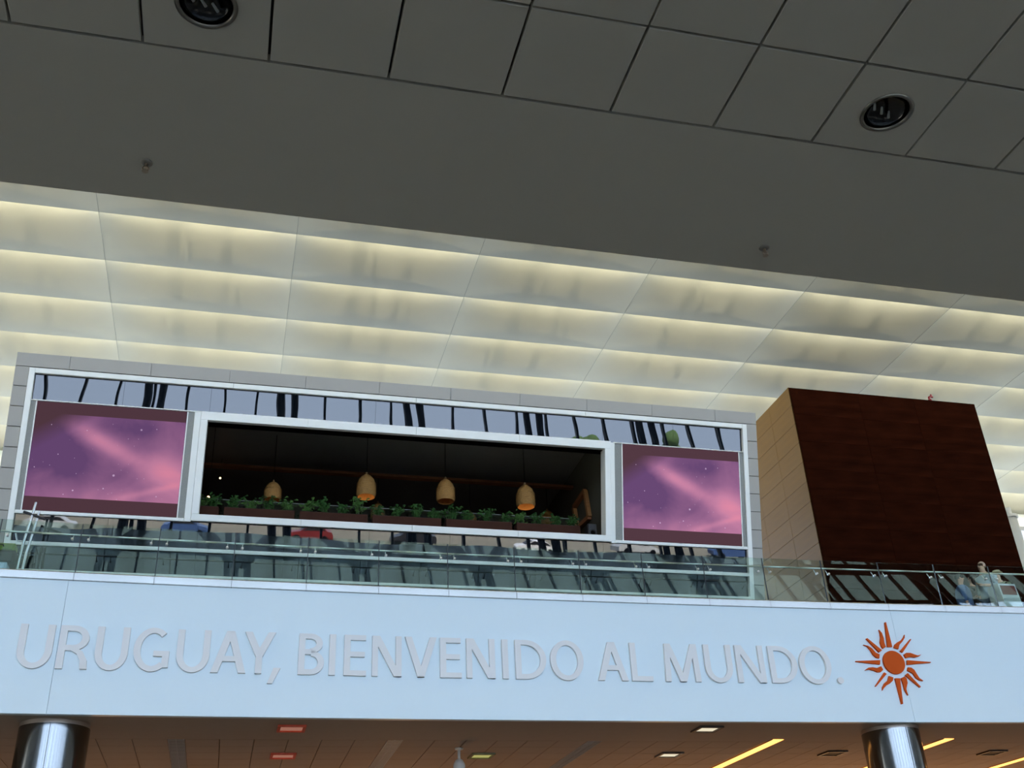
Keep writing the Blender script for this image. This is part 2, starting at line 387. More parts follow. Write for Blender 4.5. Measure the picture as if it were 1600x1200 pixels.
bul = MB().box(-36, 62, RY-4*RD-0.3, RY-4*RD, ZC+0.4, 30).build('wall_bulkhead', M_WALL); struct(bul, 'upright bulkhead where the fabric ceiling begins', 'wall')
rf = MB().box(-36, 62, -32, RY-4*RD, 29.6, 30).build('ceiling_upper', mat('roof_inner_grey', (0.45, 0.46, 0.44), 0.8)); struct(rf, 'high grey roof above the entrance side', 'ceiling')

# back glazing below the fabric ceiling
bw = empty('window_1', (5, YB, ZM)); struct(bw, 'bright glazed wall at the back under the fabric ceiling', 'window')
zb = ZC-0.42
MB().box(-36, 62, YB-0.06, YB+0.06, zb-0.28, zb-0.12).build('transom', mat('back_frame', (0.30, 0.30, 0.29), 0.5), bw)
MB().box(-36, 62, YB+0.0, YB+0.05, zb-0.12, ZC+0.2).build('head_panel', M_WHITEFRAME, bw)
xk = -35.9
while xk < 61:
    MB().box(xk, xk+0.12, YB-0.05, YB+0.07, ZM, zb-0.28).build('mullion', MATS['back_frame'], bw)
    MB().box(xk+0.12, xk+3.38, YB-0.006, YB+0.006, ZM, zb-0.28).build('pane', M_PANE, bw)
    xk += 3.38
# grey column behind the wooden block
pc = onY(1587, 840, 30.6)
bc = empty('column', (pc.x, 30.6, ZM)); tag(bc, 'slim pale grey column behind the dark wooden block, before bright glazing', 'column')
MB().tube((pc.x, 30.6, ZM), (pc.x, 30.6, zb-0.35), 0.24, n=24).build('shaft', mat('column_grey', (0.26, 0.26, 0.24), 0.5), bc, True)
MB().lathe((pc.x, 30.6, zb-0.35), [(0.25, -0.12), (0.29, -0.10), (0.29, 0.0), (0.12, 0.02), (0.12, 0.30)], 24).build('capital', MATS['column_grey'], bc)

# ---- sloping curtain wall on the entrance side (seen in the reflections)
LEAN = R(40); CD = Vector((0, -math.sin(LEAN), math.cos(LEAN))); CN = Vector((0, math.cos(LEAN), math.sin(LEAN)))
cwl = empty('window_2', (5, -6, 0)); struct(cwl, 'tall outward leaning glazed front of the hall, seen mirrored', 'window')
CB = Vector((0, -6.0, 0)); LEN = 29.5/math.cos(LEAN)
CM = Matrix((Vector((1, 0, 0)), CN, CD)).transposed().to_4x4(); CM.translation = CB
def on_wall(x, s, d=0.0): return CB + Vector((x, 0, 0)) + CD*s + CN*d
MP = 1.75
mull = MB().box(-0.06, 0.06, -0.12, 0.12, 0, LEN, M=CM).mesh('mullion'); mull.materials.append(M_MULL)
pane = MB().box(0.05, MP-0.05, -0.005, 0.005, 0, 29.4, M=CM).mesh('pane'); pane.materials.append(M_PANE)
pane2 = MB().box(0.05, MP-0.05, -0.005, 0.005, 29.6, LEN, M=CM).mesh('fritted_pane'); pane2.materials.append(M_FRIT)
k = -20
while k*MP < 61:
    link('mullion', mull, cwl, (k*MP, 0, 0)); link('pane', pane, cwl, (k*MP, 0, 0)); link('fritted_pane', pane2, cwl, (k*MP, 0, 0)); k += 1
for s in (9.0, 20.5, 29.5, 34.3):
    MB().box(-36, 62, -0.1, 0.1, s-0.09, s+0.09, M=CM).build('rail', M_MULL, cwl)
ft = empty('front_truss', (5, -8, 0)); struct(ft, 'dark steel columns and braces inside the glazed front, seen mirrored', 'frame')
for i in range(-5, 9):
    x = 1.5+6.6*i
    for sx_ in (-0.35, 0.35):
        MB().tube(on_wall(x+sx_, 0.2, 0.9), on_wall(x+sx_, LEN-0.3, 0.9), 0.20, n=8).build('raking_column', M_MULL, ft)
    MB().tube(on_wall(x, 30.2, 1.3), on_wall(x-2.4, 34.9, 1.3), 0.40, n=8).build('brace', M_STRUT, ft)
    MB().tube(on_wall(x, 30.2, 1.3), on_wall(x+2.4, 34.9, 1.3), 0.40, n=8).build('brace', M_STRUT, ft)
MB().box(-36, 62, 1.1, 1.5, 31.1, 31.75, M=CM).build('cross_beam', M_STRUT, ft)
MB().box(-36, 62, 1.1, 1.3, 35.0, 35.3, M=CM).build('cross_beam', M_STRUT, ft)

# ================================================================== LETTERING
def fas_fn(p, d): return Vector((p[0], YF(p[0])-d, p[1]))
ZB, ZCAP = 4.757+EYE, 5.462+EYE; HC = ZCAP-ZB; TV, TH_ = 0.108, 0.088
def ring(cx, cy, rx, ry, a0, a1, tv, th, n=20):
    polys = []
    for i in range(n):
        t0 = R(a0+(a1-a0)*i/n); t1 = R(a0+(a1-a0)*(i+1)/n)
        polys.append([(cx+rx*math.cos(t0), cy+ry*math.sin(t0)), (cx+rx*math.cos(t1), cy+ry*math.sin(t1)), (cx+(rx-tv)*math.cos(t1), cy+(ry-th)*math.sin(t1)), (cx+(rx-tv)*math.cos(t0), cy+(ry-th)*math.sin(t0))])
    return polys
def rc(x0, x1, y0, y1): return [(x0, y0), (x1, y0), (x1, y1), (x0, y1)]
def para(x0, y0, x1, y1, wd): return [(x0, y0), (x0+wd, y0), (x1+wd, y1), (x1, y1)]
def glyph(c, W):
    H = HC; t = TV; h = TH_; dg = t*1.12
    if c == 'U':
        r = H*0.40; return [rc(0, t, r, H), rc(W-t, W, r, H)] + ring(W/2, r, W/2, r+0.01, 180, 360, t, h, 24)
    if c == 'O': return ring(W/2, H/2, W/2, H/2+0.012, 0, 360, t, h, 44)
    if c == 'D': return [rc(0, t, 0, H), rc(t, W*0.34, 0, h), rc(t, W*0.34, H-h, H)] + ring(W*0.34, H/2, W*0.66, H/2, -90, 90, t, h, 26)
    if c == 'R': return [rc(0, t, 0, H), rc(t, W*0.45, H-h, H), rc(t, W*0.5, H*0.42, H*0.42+h)] + ring(W*0.45, H*0.71, W*0.50, H*0.29, -90, 90, t, h, 20) + [
        [(W*0.40, H*0.42+h), (W*0.42, H*0.42), (W*0.62, H*0.34), (W*0.74, H*0.20), (W-t, 0), (W, 0), (W-t*0.15, H*0.2), (W*0.80, H*0.40), (W*0.62, H*0.47)]]
    if c == 'B': return [rc(0, t, 0, H), rc(t, W*0.45, H-h, H), rc(t, W*0.5, H*0.49, H*0.49+h), rc(t, W*0.5, 0, h)] + ring(W*0.44, H*0.745+0.01, W*0.48, H*0.255-0.01, -90, 90, t, h, 18) + ring(W*0.48, H*0.275+0.01, W*0.52, H*0.275+0.01, -90, 90, t, h, 18)
    if c == 'G': return ring(W*0.53, H/2, W*0.53, H/2+0.012, 50, 312, t, h, 38) + [rc(W-t, W, H*0.085, H*0.47), rc(W*0.56, W-t, H*0.47-h, H*0.47)]
    if c == 'A': return [para(0, 0, W/2-dg*0.55, H, dg), [(W-dg, 0), (W, 0), (W/2+dg*0.55, H), (W/2-dg*0.45, H)], rc(W*0.22, W*0.78, H*0.27, H*0.27+h)]
    if c == 'Y': return [rc(W/2-t/2, W/2+t/2, 0, H*0.42), [(W/2-t/2, H*0.40), (W/2+t/2, H*0.40), (W/2+t/2, H*0.46), (dg, H), (0, H)], [(W/2-t/2, H*0.40), (W/2+t/2, H*0.40), (W, H), (W-dg, H), (W/2-t/2, H*0.46)]]
    if c == 'V': return [[(0, H), (W/2-dg*0.5, 0), (W/2+dg*0.5, 0), (dg, H)], [(W-dg, H), (W/2-dg*0.5, 0), (W/2+dg*0.5, 0), (W, H)]]
    if c == 'I': return [rc(0, W, 0, H)]
    if c == 'E': return [rc(0, t, 0, H), rc(t, W, 0, h), rc(t, W*0.93, H*0.46, H*0.46+h), rc(t, W*0.97, H-h, H)]
    if c == 'L': return [rc(0, t, 0, H), rc(t, W, 0, h)]
    if c == 'N': return [rc(0, t*0.95, 0, H), rc(W-t*0.95, W, 0, H), [(0, H), (W-dg*1.1, 0), (W, 0), (dg*1.1, H)]]
    if c == 'M': return [[(0, 0), (t, 0), (t*1.25, H), (t*0.3, H)], [(W-t, 0), (W, 0), (W-t*0.3, H), (W-t*1.25, H)], [(t*0.3, H), (W/2-dg*0.5, 0), (W/2+dg*0.5, 0), (t*1.35, H)], [(W-t*1.35, H), (W/2-dg*0.5, 0), (W/2+dg*0.5, 0), (W-t*0.3, H)]]
    if c == ',': return [[(0, -0.16), (W*0.42, -0.16), (W, 0.10), (W*0.45, 0.10)]]
    if c == '.': return ring(W/2, W/2, W/2, W/2, 0, 360, W/2-0.001, W/2-0.001, 20)
# letter: (char, px left, px right, py where measured)
LT = [('U', 29.5, 84, 1015), ('R', 90, 139, 1030), ('U', 150, 201, 1017), ('G', 209, 265, 1020), ('U', 276, 327.5, 1022), ('A', 328, 383, 1053), ('Y', 383, 431, 994), (',', 417.5, 437, 1058),
      ('B', 465.5, 506, 1035), ('I', 514, 524, 1026), ('E', 536.5, 571.5, 1045), ('N', 581, 627, 1028), ('V', 632.5, 682, 1000), ('E', 687.5, 721, 1045), ('N', 728.5, 773, 1030), ('I', 784.5, 793.5, 1032),
      ('D', 805, 853, 1034), ('O', 859.5, 911, 1034), ('A', 935, 982, 1065), ('L', 987.5, 1020, 1062), ('M', 1040, 1095, 1065), ('U', 1099, 1141, 1030), ('N', 1149, 1192, 1040), ('D', 1200, 1242, 1038), ('O', 1246, 1294, 1040), ('.', 1304.5, 1315.5, 1063)]
words = ['URUGUAY,', 'BIENVENIDO', 'AL', 'MUNDO.']
seq = ''.join(c for c, *_ in LT); wi = 0; ci = 0; seen = {}
ORDN = ['first', 'second', 'third']
names = {',': 'comma', '.': 'full stop'}
def which(wrd, pos):
    c = wrd[pos]; cnt = wrd.count(c); nm = ('raised pale grey letter %s' % c) if c.isalpha() else 'raised pale grey %s' % names[c]
    od = '' if cnt == 1 else (ORDN[wrd[:pos+1].count(c)-1] + ' ')
    return '%s, the %sone in the word %s on the fascia' % (nm, od, wrd.strip(',.'))
for (c, pl, pr, py) in LT:
    while ci >= len(words[wi]): wi += 1; ci = 0
    a = onY(pl, py, YD); b = onY(pr, py, YD); W = b.x-a.x
    if c == '.': W = 0.125
    if c == 'I': W = TV
    q = MB(); x0 = a.x
    for pol in glyph(c, W): q.prism([(x0+x, ZB+y) for x, y in pol], fas_fn, 0.05)
    o = q.build('letter', M_LETTER, origin=(x0, YF(x0), ZB))
    tag(o, which(words[wi], ci), 'letter', 'raised letters on the fascia'); ci += 1

# sun emblem, traced onto the fascia plane
def lp(X, Y): p = onY(1300+X/8, 960+Y/8, YD); return (p.x, p.z)
logo_c = lp(730, 622)
logo = tag(empty('sun_emblem', (logo_c[0], YF(logo_c[0]), logo_c[1])), 'orange sun emblem of disc and straight and wavy rays on the fascia', 'emblem')
rad = (lp(862, 640)[0]-lp(600, 610)[0])/2
MB().prism([(logo_c[0]+rad*math.cos(2*math.pi*i/48), logo_c[1]+rad*math.sin(2*math.pi*i/48)) for i in range(48)], fas_fn, 0.045).build('disc', M_ORANGE, logo)
SR = [((650, 430), (708, 430), (630, 122), (617, 124)), ((560, 593), (560, 647), (264, 610), (262, 601)), ((890, 597), (890, 652), (1178, 630), (1178, 622)), ((742, 820), (803, 820), (841, 1138), (824, 1140)),
      ((582, 470), (548, 497), (388, 325), (400, 317)), ((803, 483), (835, 500), (937, 340), (929, 334)), ((612, 745), (640, 765), (511, 920), (503, 914)), ((868, 783), (897, 757), (1058, 929), (1047, 937))]
WR = [[(545, 215), (580, 255), (603, 320), (612, 380), (630, 430), (595, 450), (575, 420), (560, 370), (565, 310), (558, 260)],
      [(355, 400), (410, 412), (460, 445), (505, 500), (553, 520), (550, 570), (515, 562), (475, 525), (440, 465), (400, 420)],
      [(375, 717), (420, 685), (470, 680), (520, 690), (572, 668), (598, 712), (570, 740), (530, 742), (480, 720), (430, 705)],
      [(590, 970), (592, 925), (615, 880), (655, 845), (668, 790), (722, 810), (715, 850), (680, 885), (635, 910), (603, 945)],
      [(905, 1033), (880, 1000), (860, 960), (845, 900), (818, 818), (860, 797), (885, 825), (895, 880), (880, 950), (892, 1000)],
      [(1088, 855), (1040, 845), (1000, 820), (960, 760), (895, 725), (902, 685), (940, 690), (975, 715), (1005, 765), (1040, 820)],
      [(1062, 527), (1035, 550), (985, 562), (930, 555), (875, 570), (850, 527), (880, 505), (930, 507), (975, 525), (1020, 540)],
      [(858, 280), (857, 320), (830, 365), (795, 405), (782, 458), (728, 440), (740, 400), (775, 370), (820, 345), (845, 310)]]
for pol in SR: MB().prism([lp(*p) for p in pol], fas_fn, 0.04).build('straight_ray', M_ORANGE, logo)
for pol in WR: MB().prism([lp(*p) for p in pol], fas_fn, 0.04).build('wavy_ray', M_ORANGE, logo)

# ================================================================== BALUSTRADE
bal = tag(empty('glass_balustrade', (5, YD, ZG0)), 'long frameless glass balustrade with slim steel handrail above the fascia', 'balustrade')
for a, b in zip(BJ[:-1], BJ[1:]):
    ya, yb = YF(a)+0.03, YF(b)+0.03; e = 0.008; q = MB()
    for x, y in ((a+e, ya), (b-e, yb)):
        for d in (0, 0.016):
            for z in (ZG0, ZG1): q.v.append((x, y+d, z))
    q.f = [(0, 4, 5, 1), (2, 3, 7, 6), (1, 5, 7, 3), (0, 2, 6, 4), (0, 1, 3, 2), (4, 6, 7, 5)]
    g = q.build('glass_panel', M_BALU, bal)
    MB().box(b-0.007, b+0.007, YF(b)+0.028, YF(b)+0.048, ZG0, ZG1).build('joint_seal', M_BLACKP, bal)
    for xe in (a+0.13, b-0.13):
        y = YF(xe)
        MB().tube((xe, y+0.05, ZG1-0.29), (xe, y-0.005, ZG1-0.29), 0.021, n=12).tube((xe, y+0.05, ZG1-0.29), (xe, y+0.12, ZG1-0.18), 0.009, n=6).build('rail_bracket', mat('bracket_steel', (0.85, 0.86, 0.87), 0.3, 1.0), bal, True)
pts = [(x, YF(x)+0.13, 7.105+0.0025*x+EYE) for x in [BJ[0]+0.9*i for i in range(32)]]
MB().path(pts, 0.017, 10).build('handrail', mat('handrail_steel', (0.88, 0.92, 0.9), 0.28, 1.0), bal, True)

# ================================================================== LEANING FACADE OF THE RESTAURANT BOX
TH = R(14); FU = Vector((0, -math.sin(TH), math.cos(TH))); FN = Vector((0, -math.cos(TH), -math.sin(TH)))
FO = Vector((0, 20.0, 7.035+EYE))
def fp(x, s, d=0.0): return FO + Vector((x, 0, 0)) + FU*s + FN*d
FMX = Matrix((Vector((1, 0, 0)), -FN, FU)).transposed().to_4x4(); FMX.translation = FO    # local (x, depth inward, s)
def fbox(b, x0, x1, s0, s1, d0, d1): return b.box(x0, x1, -d1, -d0, s0, s1, M=FMX)          # d outward
def fbb(b, x0, x1, s0, s1, d0, d1, bev=0.006): return b.bbox(x0, x1, -d1, -d0, s0, s1, bev, M=FMX)
XL0, XL1, XR0, XR1 = -4.56, -4.306, 10.655, 10.90
fac = empty('wall_facade', (3, 20, ZM)); struct(fac, 'leaning white framed facade with grey cladding on the upper floor', 'wall')
# body behind
fbox(MB(), XL0+0.01, XL1+0.02, -0.6, 4.07, -0.5, -0.012).build('side_body', M_CLADGAP, fac)
fbox(MB(), XR0-0.02, XR1-0.01, -0.6, 4.07, -0.5, -0.012).build('side_body', M_CLADGAP, fac)
fbox(MB(), XL1+0.02, XR0-0.02, 3.72, 4.07, -0.5, -0.012).build('top_body', M_CLADGAP, fac)
# cladding
s = 3.82
xs = [XL0] + [-3.6+1.5*k for k in range(10)] + [XR1]
for a, b in zip(xs[:-1], xs[1:]): fbb(MB(), a+0.0025, b-0.0025, 3.822, 4.085, -0.03, 0.02, 0.003).build('cladding_panel', M_CLAD, fac)
k = 0
while s > -0.4:
    for a, b in ((XL0, XL1-0.006), (XR0+0.006, XR1)): fbb(MB(), a, b, s-0.397+0.006, s-0.006, -0.03, 0.02, 0.004).build('cladding_panel', M_CLAD, fac)
    s -= 0.397
# white frames
for (a, b, s0, s1) in ((XL1, -4.20, -0.6, 3.80), (10.55, XR0, -0.6, 3.80)): fbb(MB(), a, b, s0, s1, -0.1, 0.035).build('frame_post', M_WHITEFRAME, fac)
for k in range(4):
    a = -4.20+14.75/4*k; fbb(MB(), a+0.002, a+14.75/4-0.002, 3.70, 3.80, -0.1, 0.035).build('frame_head', M_WHITEFRAME, fac)
fbb(MB(), -4.20, -1.072, 3.160, 3.182, -0.1, 0.03).build('frame_rail', M_WHITEFRAME, fac)
fbb(MB(), 7.505, 10.55, 3.150, 3.172, -0.1, 0.03).build('frame_rail', M_WHITEFRAME, fac)
fbb(MB(), -4.20, -1.20, 1.00, 1.062, -0.1, 0.03).build('frame_rail', M_WHITEFRAME, fac)
fbb(MB(), 7.505, 10.55, 1.00, 1.062, -0.1, 0.03).build('frame_rail', M_WHITEFRAME, fac)
fbb(MB(), -4.20, 10.55, 0.425, 0.495, -0.1, 0.035).build('frame_transom', M_WHITEFRAME, fac)
fbb(MB(), -4.20, 10.55, -0.06, -0.01, -0.1, 0.035).build('frame_sill', M_WHITEFRAME, fac)
# posts either side of the opening
fbb(MB(), -1.195, -1.075, 1.00, 3.16, -0.1, 0.03).build('frame_post', M_WHITEFRAME, fac)
fbb(MB(), 7.43, 7.525, 0.995, 3.16, -0.1, 0.022).build('frame_post', M_WHITEFRAME, fac)
# perforated strips beside the screens
for a, b in ((-4.20, -4.105), (-1.315, -1.195), (7.53, 7.685), (10.45, 10.55)):
    fbox(MB(), a, b, 1.062, 3.16, -0.08, 0.0).build('perforated_strip', M_PERF, fac)
for a, b in ((-4.105, -4.083), (-1.335, -1.315), (7.685, 7.705), (10.43, 10.45)):
    fbox(MB(), a, b, 1.062, 3.16, -0.08, 0.02).build('edge_profile', M_WHITEFRAME, fac)
# mirror glass panes
for k in range(9):
    a = -4.20+14.75/9*k; b = a+14.75/9
    for s0, s1 in ((3.16, 3.70), (0.495, 1.0), (-0.01, 0.425), (-0.6, -0.06)):
        fbox(MB(), a+0.002, b-0.002, s0, s1, -0.06, -0.045).build('glass_pane', M_MIRROR, fac)
for s0, s1 in ((-0.6, 1.0), (3.19, 3.70)): fbox(MB(), -4.20, 10.55, s0, s1, -0.115, -0.10).build('glass_backing', M_BLACK, fac)
# opening frame
op = empty('window_3', (3, 19.5, ZM+1)); struct(op, 'long open window with white frame in the leaning facade', 'window')
for (a, b) in ((-1.072, 1.0), (1.0, 3.2), (3.2, 5.4), (5.4, 7.43)):
    fbb(MB(), a+0.0015, b-0.0015, 3.01, 3.182, -0.25, 0.045).build('frame_head', M_WHITEFRAME, op)
    fbb(MB(), a+0.0015, b-0.0015, 1.02, 1.15, -0.25, 0.045).build('frame_sill', M_WHITEFRAME, op)
fbb(MB(), -1.072, -0.937, 1.15, 3.01, -0.25, 0.045).build('frame_jamb', M_WHITEFRAME, op)
fbb(MB(), 7.30, 7.43, 1.15, 3.01, -0.25, 0.045).build('frame_jamb', M_WHITEFRAME, op)

# ---- screens
def nebula(name, x0, s0, W, H, gain):
    m = bpy.data.materials.new(name); m.use_nodes = True; t = m.node_tree; t.nodes.clear(); N = t.nodes.new; L = t.links.new
    def math_(op, a, b=None, c=None, clamp=False):
        n = N('ShaderNodeMath'); n.operation = op; n.use_clamp = clamp
        for i, v in enumerate((a, b, c)):
            if v is None: continue
            if isinstance(v, (int, float)): n.inputs[i].default_value = v
            else: L(v, n.inputs[i])
        return n.outputs[0]
    co = N('ShaderNodeTexCoord'); sp = N('ShaderNodeSeparateXYZ'); L(co.outputs['Generated'], sp.inputs[0])
    u = sp.outputs['X']; v = sp.outputs['Z']
    cb = N('ShaderNodeCombineXYZ'); L(math_('MULTIPLY', u, W/H), cb.inputs[0]); L(v, cb.inputs[1])
    def noise(scale, det, off):
        mp = N('ShaderNodeMapping'); mp.inputs['Location'].default_value = off; L(cb.outputs[0], mp.inputs[0])
        n = N('ShaderNodeTexNoise'); n.inputs['Scale'].default_value = scale; n.inputs['Detail'].default_value = det; n.inputs['Distortion'].default_value = 0.4
        L(mp.outputs[0], n.inputs['Vector']); return n.outputs[0]
    n1 = noise(2.2, 4, (3.1, 1.7, 0)); n2 = noise(1.3, 3, (8.3, 4.1, 2))
    def gauss(uc, vc, ang, su, sv):
        ca, sa = math.cos(R(ang)), math.sin(R(ang))
        du = math_('SUBTRACT', u, uc); dv = math_('SUBTRACT', v, vc)
        p = math_('ADD', math_('MULTIPLY', du, ca), math_('MULTIPLY', dv, sa)); q = math_('SUBTRACT', math_('MULTIPLY', dv, ca), math_('MULTIPLY', du, sa))
        e = math_('ADD', math_('POWER', math_('ABSOLUTE', math_('DIVIDE', p, su)), 2.0), math_('POWER', math_('ABSOLUTE', math_('DIVIDE', q, sv)), 2.0))
        return math_('POWER', 2.718, math_('MULTIPLY', e, -1.0))
    g1 = gauss(0.45, 0.66, -36, 0.30, 0.075); g2 = gauss(0.92, 0.38, -30, 0.30, 0.16); g3 = gauss(0.45, 0.10, 0, 0.75, 0.17); g4 = gauss(0.72, 0.80, 10, 0.14, 0.10); g5 = gauss(0.18, 0.50, -20, 0.18, 0.12); g6 = gauss(0.80, 0.22, 22, 0.25, 0.03)
    pk = math_('ADD', math_('ADD', math_('MULTIPLY', g1, 0.55), math_('MULTIPLY', g2, 0.62)), math_('ADD', math_('MULTIPLY', g3, 0.38), math_('MULTIPLY', u, 0.18)))
    pk = math_('ADD', pk, math_('MULTIPLY', g6, 0.22))
    pk = math_('ADD', pk, math_('MULTIPLY', math_('SUBTRACT', n1, 0.5), 0.75))
    pk = math_('SUBTRACT', pk, math_('ADD', math_('MULTIPLY', g4, 0.22), math_('MULTIPLY', g5, 0.25)), clamp=True)
    rp = N('ShaderNodeValToRGB'); L(pk, rp.inputs[0]); cr = rp.color_ramp
    cr.elements[0].position = 0; cr.elements[0].color = (0.10, 0.047, 0.125, 1); cr.elements[1].position = 1.0; cr.elements[1].color = (0.62, 0.20, 0.28, 1)
    e = cr.elements.new(0.35); e.color = (0.235, 0.10, 0.20, 1); e = cr.elements.new(0.68); e.color = (0.41, 0.16, 0.265, 1)
    # fade to dull maroon at the upper left, flat maroon bars above and below
    base = (0.062, 0.030, 0.040, 1)
    fade = math_('MULTIPLY', math_('SUBTRACT', math_('ADD', math_('MULTIPLY', u, 1.5), math_('MULTIPLY', math_('SUBTRACT', 1.0, v), 1.7)), 0.42), 2.6, clamp=True)
    inside = math_('MULTIPLY', math_('GREATER_THAN', v, 0.125), math_('LESS_THAN', v, 0.893))
    fac_ = math_('MULTIPLY', fade, inside)
    mx = N('ShaderNodeMix'); mx.data_type = 'RGBA'; mx.inputs[6].default_value = base; L(rp.outputs[0], mx.inputs[7]); L(fac_, mx.inputs[0])
    # stars
    vo = N('ShaderNodeTexVoronoi'); vo.inputs['Scale'].default_value = 15; L(cb.outputs[0], vo.inputs['Vector'])
    cs = N('ShaderNodeSeparateColor'); L(vo.outputs['Color'], cs.inputs[0])
    sz = math_('MULTIPLY', math_('POWER', cs.outputs[0], 3.0), 0.16)
    st = math_('MULTIPLY', math_('LESS_THAN', vo.outputs['Distance'], sz), inside)
    st = math_('MULTIPLY', st, math_('SUBTRACT', 1.05, math_('MULTIPLY', u, 0.75)))
    vo2 = N('ShaderNodeTexVoronoi'); vo2.inputs['Scale'].default_value = 34; L(cb.outputs[0], vo2.inputs['Vector'])
    cs2 = N('ShaderNodeSeparateColor'); L(vo2.outputs['Color'], cs2.inputs[0])
    s2 = math_('LESS_THAN', vo2.outputs['Distance'], math_('MULTIPLY', math_('POWER', cs2.outputs[0], 5.0), 0.16))
    s2 = math_('MULTIPLY', math_('MULTIPLY', s2, inside), math_('SUBTRACT', 0.95, math_('MULTIPLY', u, 0.9)))
    st = math_('MAXIMUM', st, s2)
    mx2 = N('ShaderNodeMix'); mx2.data_type = 'RGBA'; L(mx.outputs[2], mx2.inputs[6]); mx2.inputs[7].default_value = (0.75, 0.55, 0.8, 1); L(math_('MULTIPLY', st, 0.6), mx2.inputs[0])
    em = N('ShaderNodeEmission'); L(mx2.outputs[2], em.inputs[0]); em.inputs[1].default_value = gain
    o = N('ShaderNodeOutputMaterial'); L(em.outputs[0], o.inputs[0]); return m
for (x0, x1, nm, lb, gain) in ((-4.083, -1.335, 'nebula_a', 'large video screen with purple starry nebula, left of the long window', 0.17), (7.705, 10.43, 'nebula_b', 'large video screen with purple starry nebula, right of the long window', 0.19)):
    t = tag(empty('video_screen', fp((x0+x1)/2, 1.064, 0)), lb, 'screen', 'video screens on the facade')
    fbox(MB(), x0+0.001, x1-0.001, 1.064, 3.158, -0.09, 0.004).build('casing', M_BLACKP, t)
    q = fbox(MB(), x0+0.004, x1-0.004, 1.07, 3.152, 0.004, 0.010)
    q.build('display', nebula(nm, x0, 1.07, x1-x0, 2.08, gain), t)

# ---- room behind the long window
room = empty('wall_room', (3, 24, ZM+1)); struct(room, 'dark dining room behind the long window', 'wall')
RZ0, RZ1, RY1 = 8.0+EYE-0.35, 10.93+EYE, 25.5
def yfac(z): return 20.0 - math.tan(TH)*(z-FO.z) + 0.30
q = MB()   # ceiling
MB().box(-1.4, 7.75, yfac(RZ1)+0.1, RY1, RZ1, RZ1+0.08).build('room_ceiling', M_BLACK, room)
MB().box(-1.4, 7.75, 20.1, RY1, RZ0-0.1, RZ0).build('room_floor', M_BLACK, room)
MB().box(-1.4, 7.75, RY1, RY1+0.1, RZ0, RZ1).build('room_back', M_BLACK, room)
def side(x0, x1, nm, mt):
    b = MB(); ys0, ys1 = yfac(RZ0)+0.02, yfac(RZ1)+0.02
    vs = [(x, y, z) for x in (x0, x1) for (y, z) in ((ys0, RZ0), (RY1, RZ0), (RY1, RZ1), (ys1, RZ1))]
    b.add(vs, [(0, 1, 2, 3), (7, 6, 5, 4), (0, 4, 5, 1), (1, 5, 6, 2), (2, 6, 7, 3), (3, 7, 4, 0)]); b.build(nm, mt, room)
side(-1.5, -1.4, 'room_side', M_BLACK); side(7.62, 7.75, 'room_side', M_ROOMWALL)
fbox(MB(), -1.3, 7.7, 3.0, 3.75, -0.5, -0.12).build('lintel', M_BLACK, room)
fbox(MB(), -1.3, 7.7, 0.3, 1.10, -0.5, -0.12).build('upstand', M_BLACK, room)
# roof of the box
MB().box(XL0+0.1, XR1-0.1, 19.35, 26, 11.05+EYE-0.13, 11.05+EYE-0.05).build('box_roof', M_CLAD, room)
# ceiling beam
a, b = onY(326, 727, 22.5), onY(915, 762.5, 22.5)
bm = tag(MB().box(-1.38, 7.6, 22.42, 22.58, a.z-0.03, a.z+0.03).build('ceiling_beam', M_BEAM, origin=(3, 22.5, a.z)), 'long slim reddish wooden beam across the dark dining room', 'beam')
# pendants
def pendant(px, pyt, pyb, wpx, Y, lb, grp):
    top = onY(px, pyt, Y); bot = onY(px, pyb, Y); h = top.z-bot.z
    r = (onY(px+wpx/2, (pyt+pyb)/2, Y).x - onY(px-wpx/2, (pyt+pyb)/2, Y).x)/2
    c = Vector((bot.x, Y, bot.z))
    t = tag(empty('pendant_lamp', c), lb, 'lamp', grp)
    prof = [(r*0.93, 0), (r, 0.08*h), (r*1.0, 0.35*h), (r*0.95, 0.52*h), (r*0.80, 0.68*h), (r*0.55, 0.80*h), (r*0.28, 0.87*h), (r*0.12, 0.90*h)]
    o = MB().lathe(c, prof, 22).lathe(c, [(p[0]*0.95, p[1]) for p in prof][::-1], 22).build('shade', M_RATTAN, t, True)
    for k in range(7): MB().lathe(c, [(r*1.0+0.004, (0.06+0.07*k)*h), (r*1.0+0.009, (0.075+0.07*k)*h), (r*1.0+0.004, (0.09+0.07*k)*h)], 22).build('woven_band', M_RATTAN, o, True)
    MB().lathe(c, [(r*0.12, 0.88*h), (r*0.12, 0.98*h), (0.001, h)], 12).build('cap', mat('cap_dark', (0.2, 0.12, 0.05), 0.6), t)
    MB().tube(c+Vector((0, 0, h)), Vector((c.x, c.y, RZ1)), 0.006, n=6).build('cord', M_BLACK, t)
    MB().ball(c+Vector((0, 0, 0.42*h)), 0.045, 10, 6).build('bulb', emit_mat('lamp_bulb', (1.0, 0.35, 0.10), 0.12), t, True)
ORD4 = ['first', 'second', 'third', 'last']
for i, (px, a, b, wd) in enumerate(((425.5, 750, 781, 27), (572, 737.5, 776.5, 29.5), (696.5, 745, 783.5, 28), (822, 754, 792, 28))):
    pendant(px, a, b, wd, 21.6 if i == 0 else 21.0, 'woven beehive pendant lamp above the plants, %s of four from the left' % ORD4[i], 'front pendant lamps')
for i, (px, a, b, wd) in enumerate(((590, 783, 812, 21), (735, 798, 822, 19), (857, 795, 825, 22))):
    pendant(px, a, b, wd, 23.4, 'woven beehive pendant lamp half hidden by plants, %s of three from the left' % ['first', 'second', 'last'][i], 'rear pendant lamps')
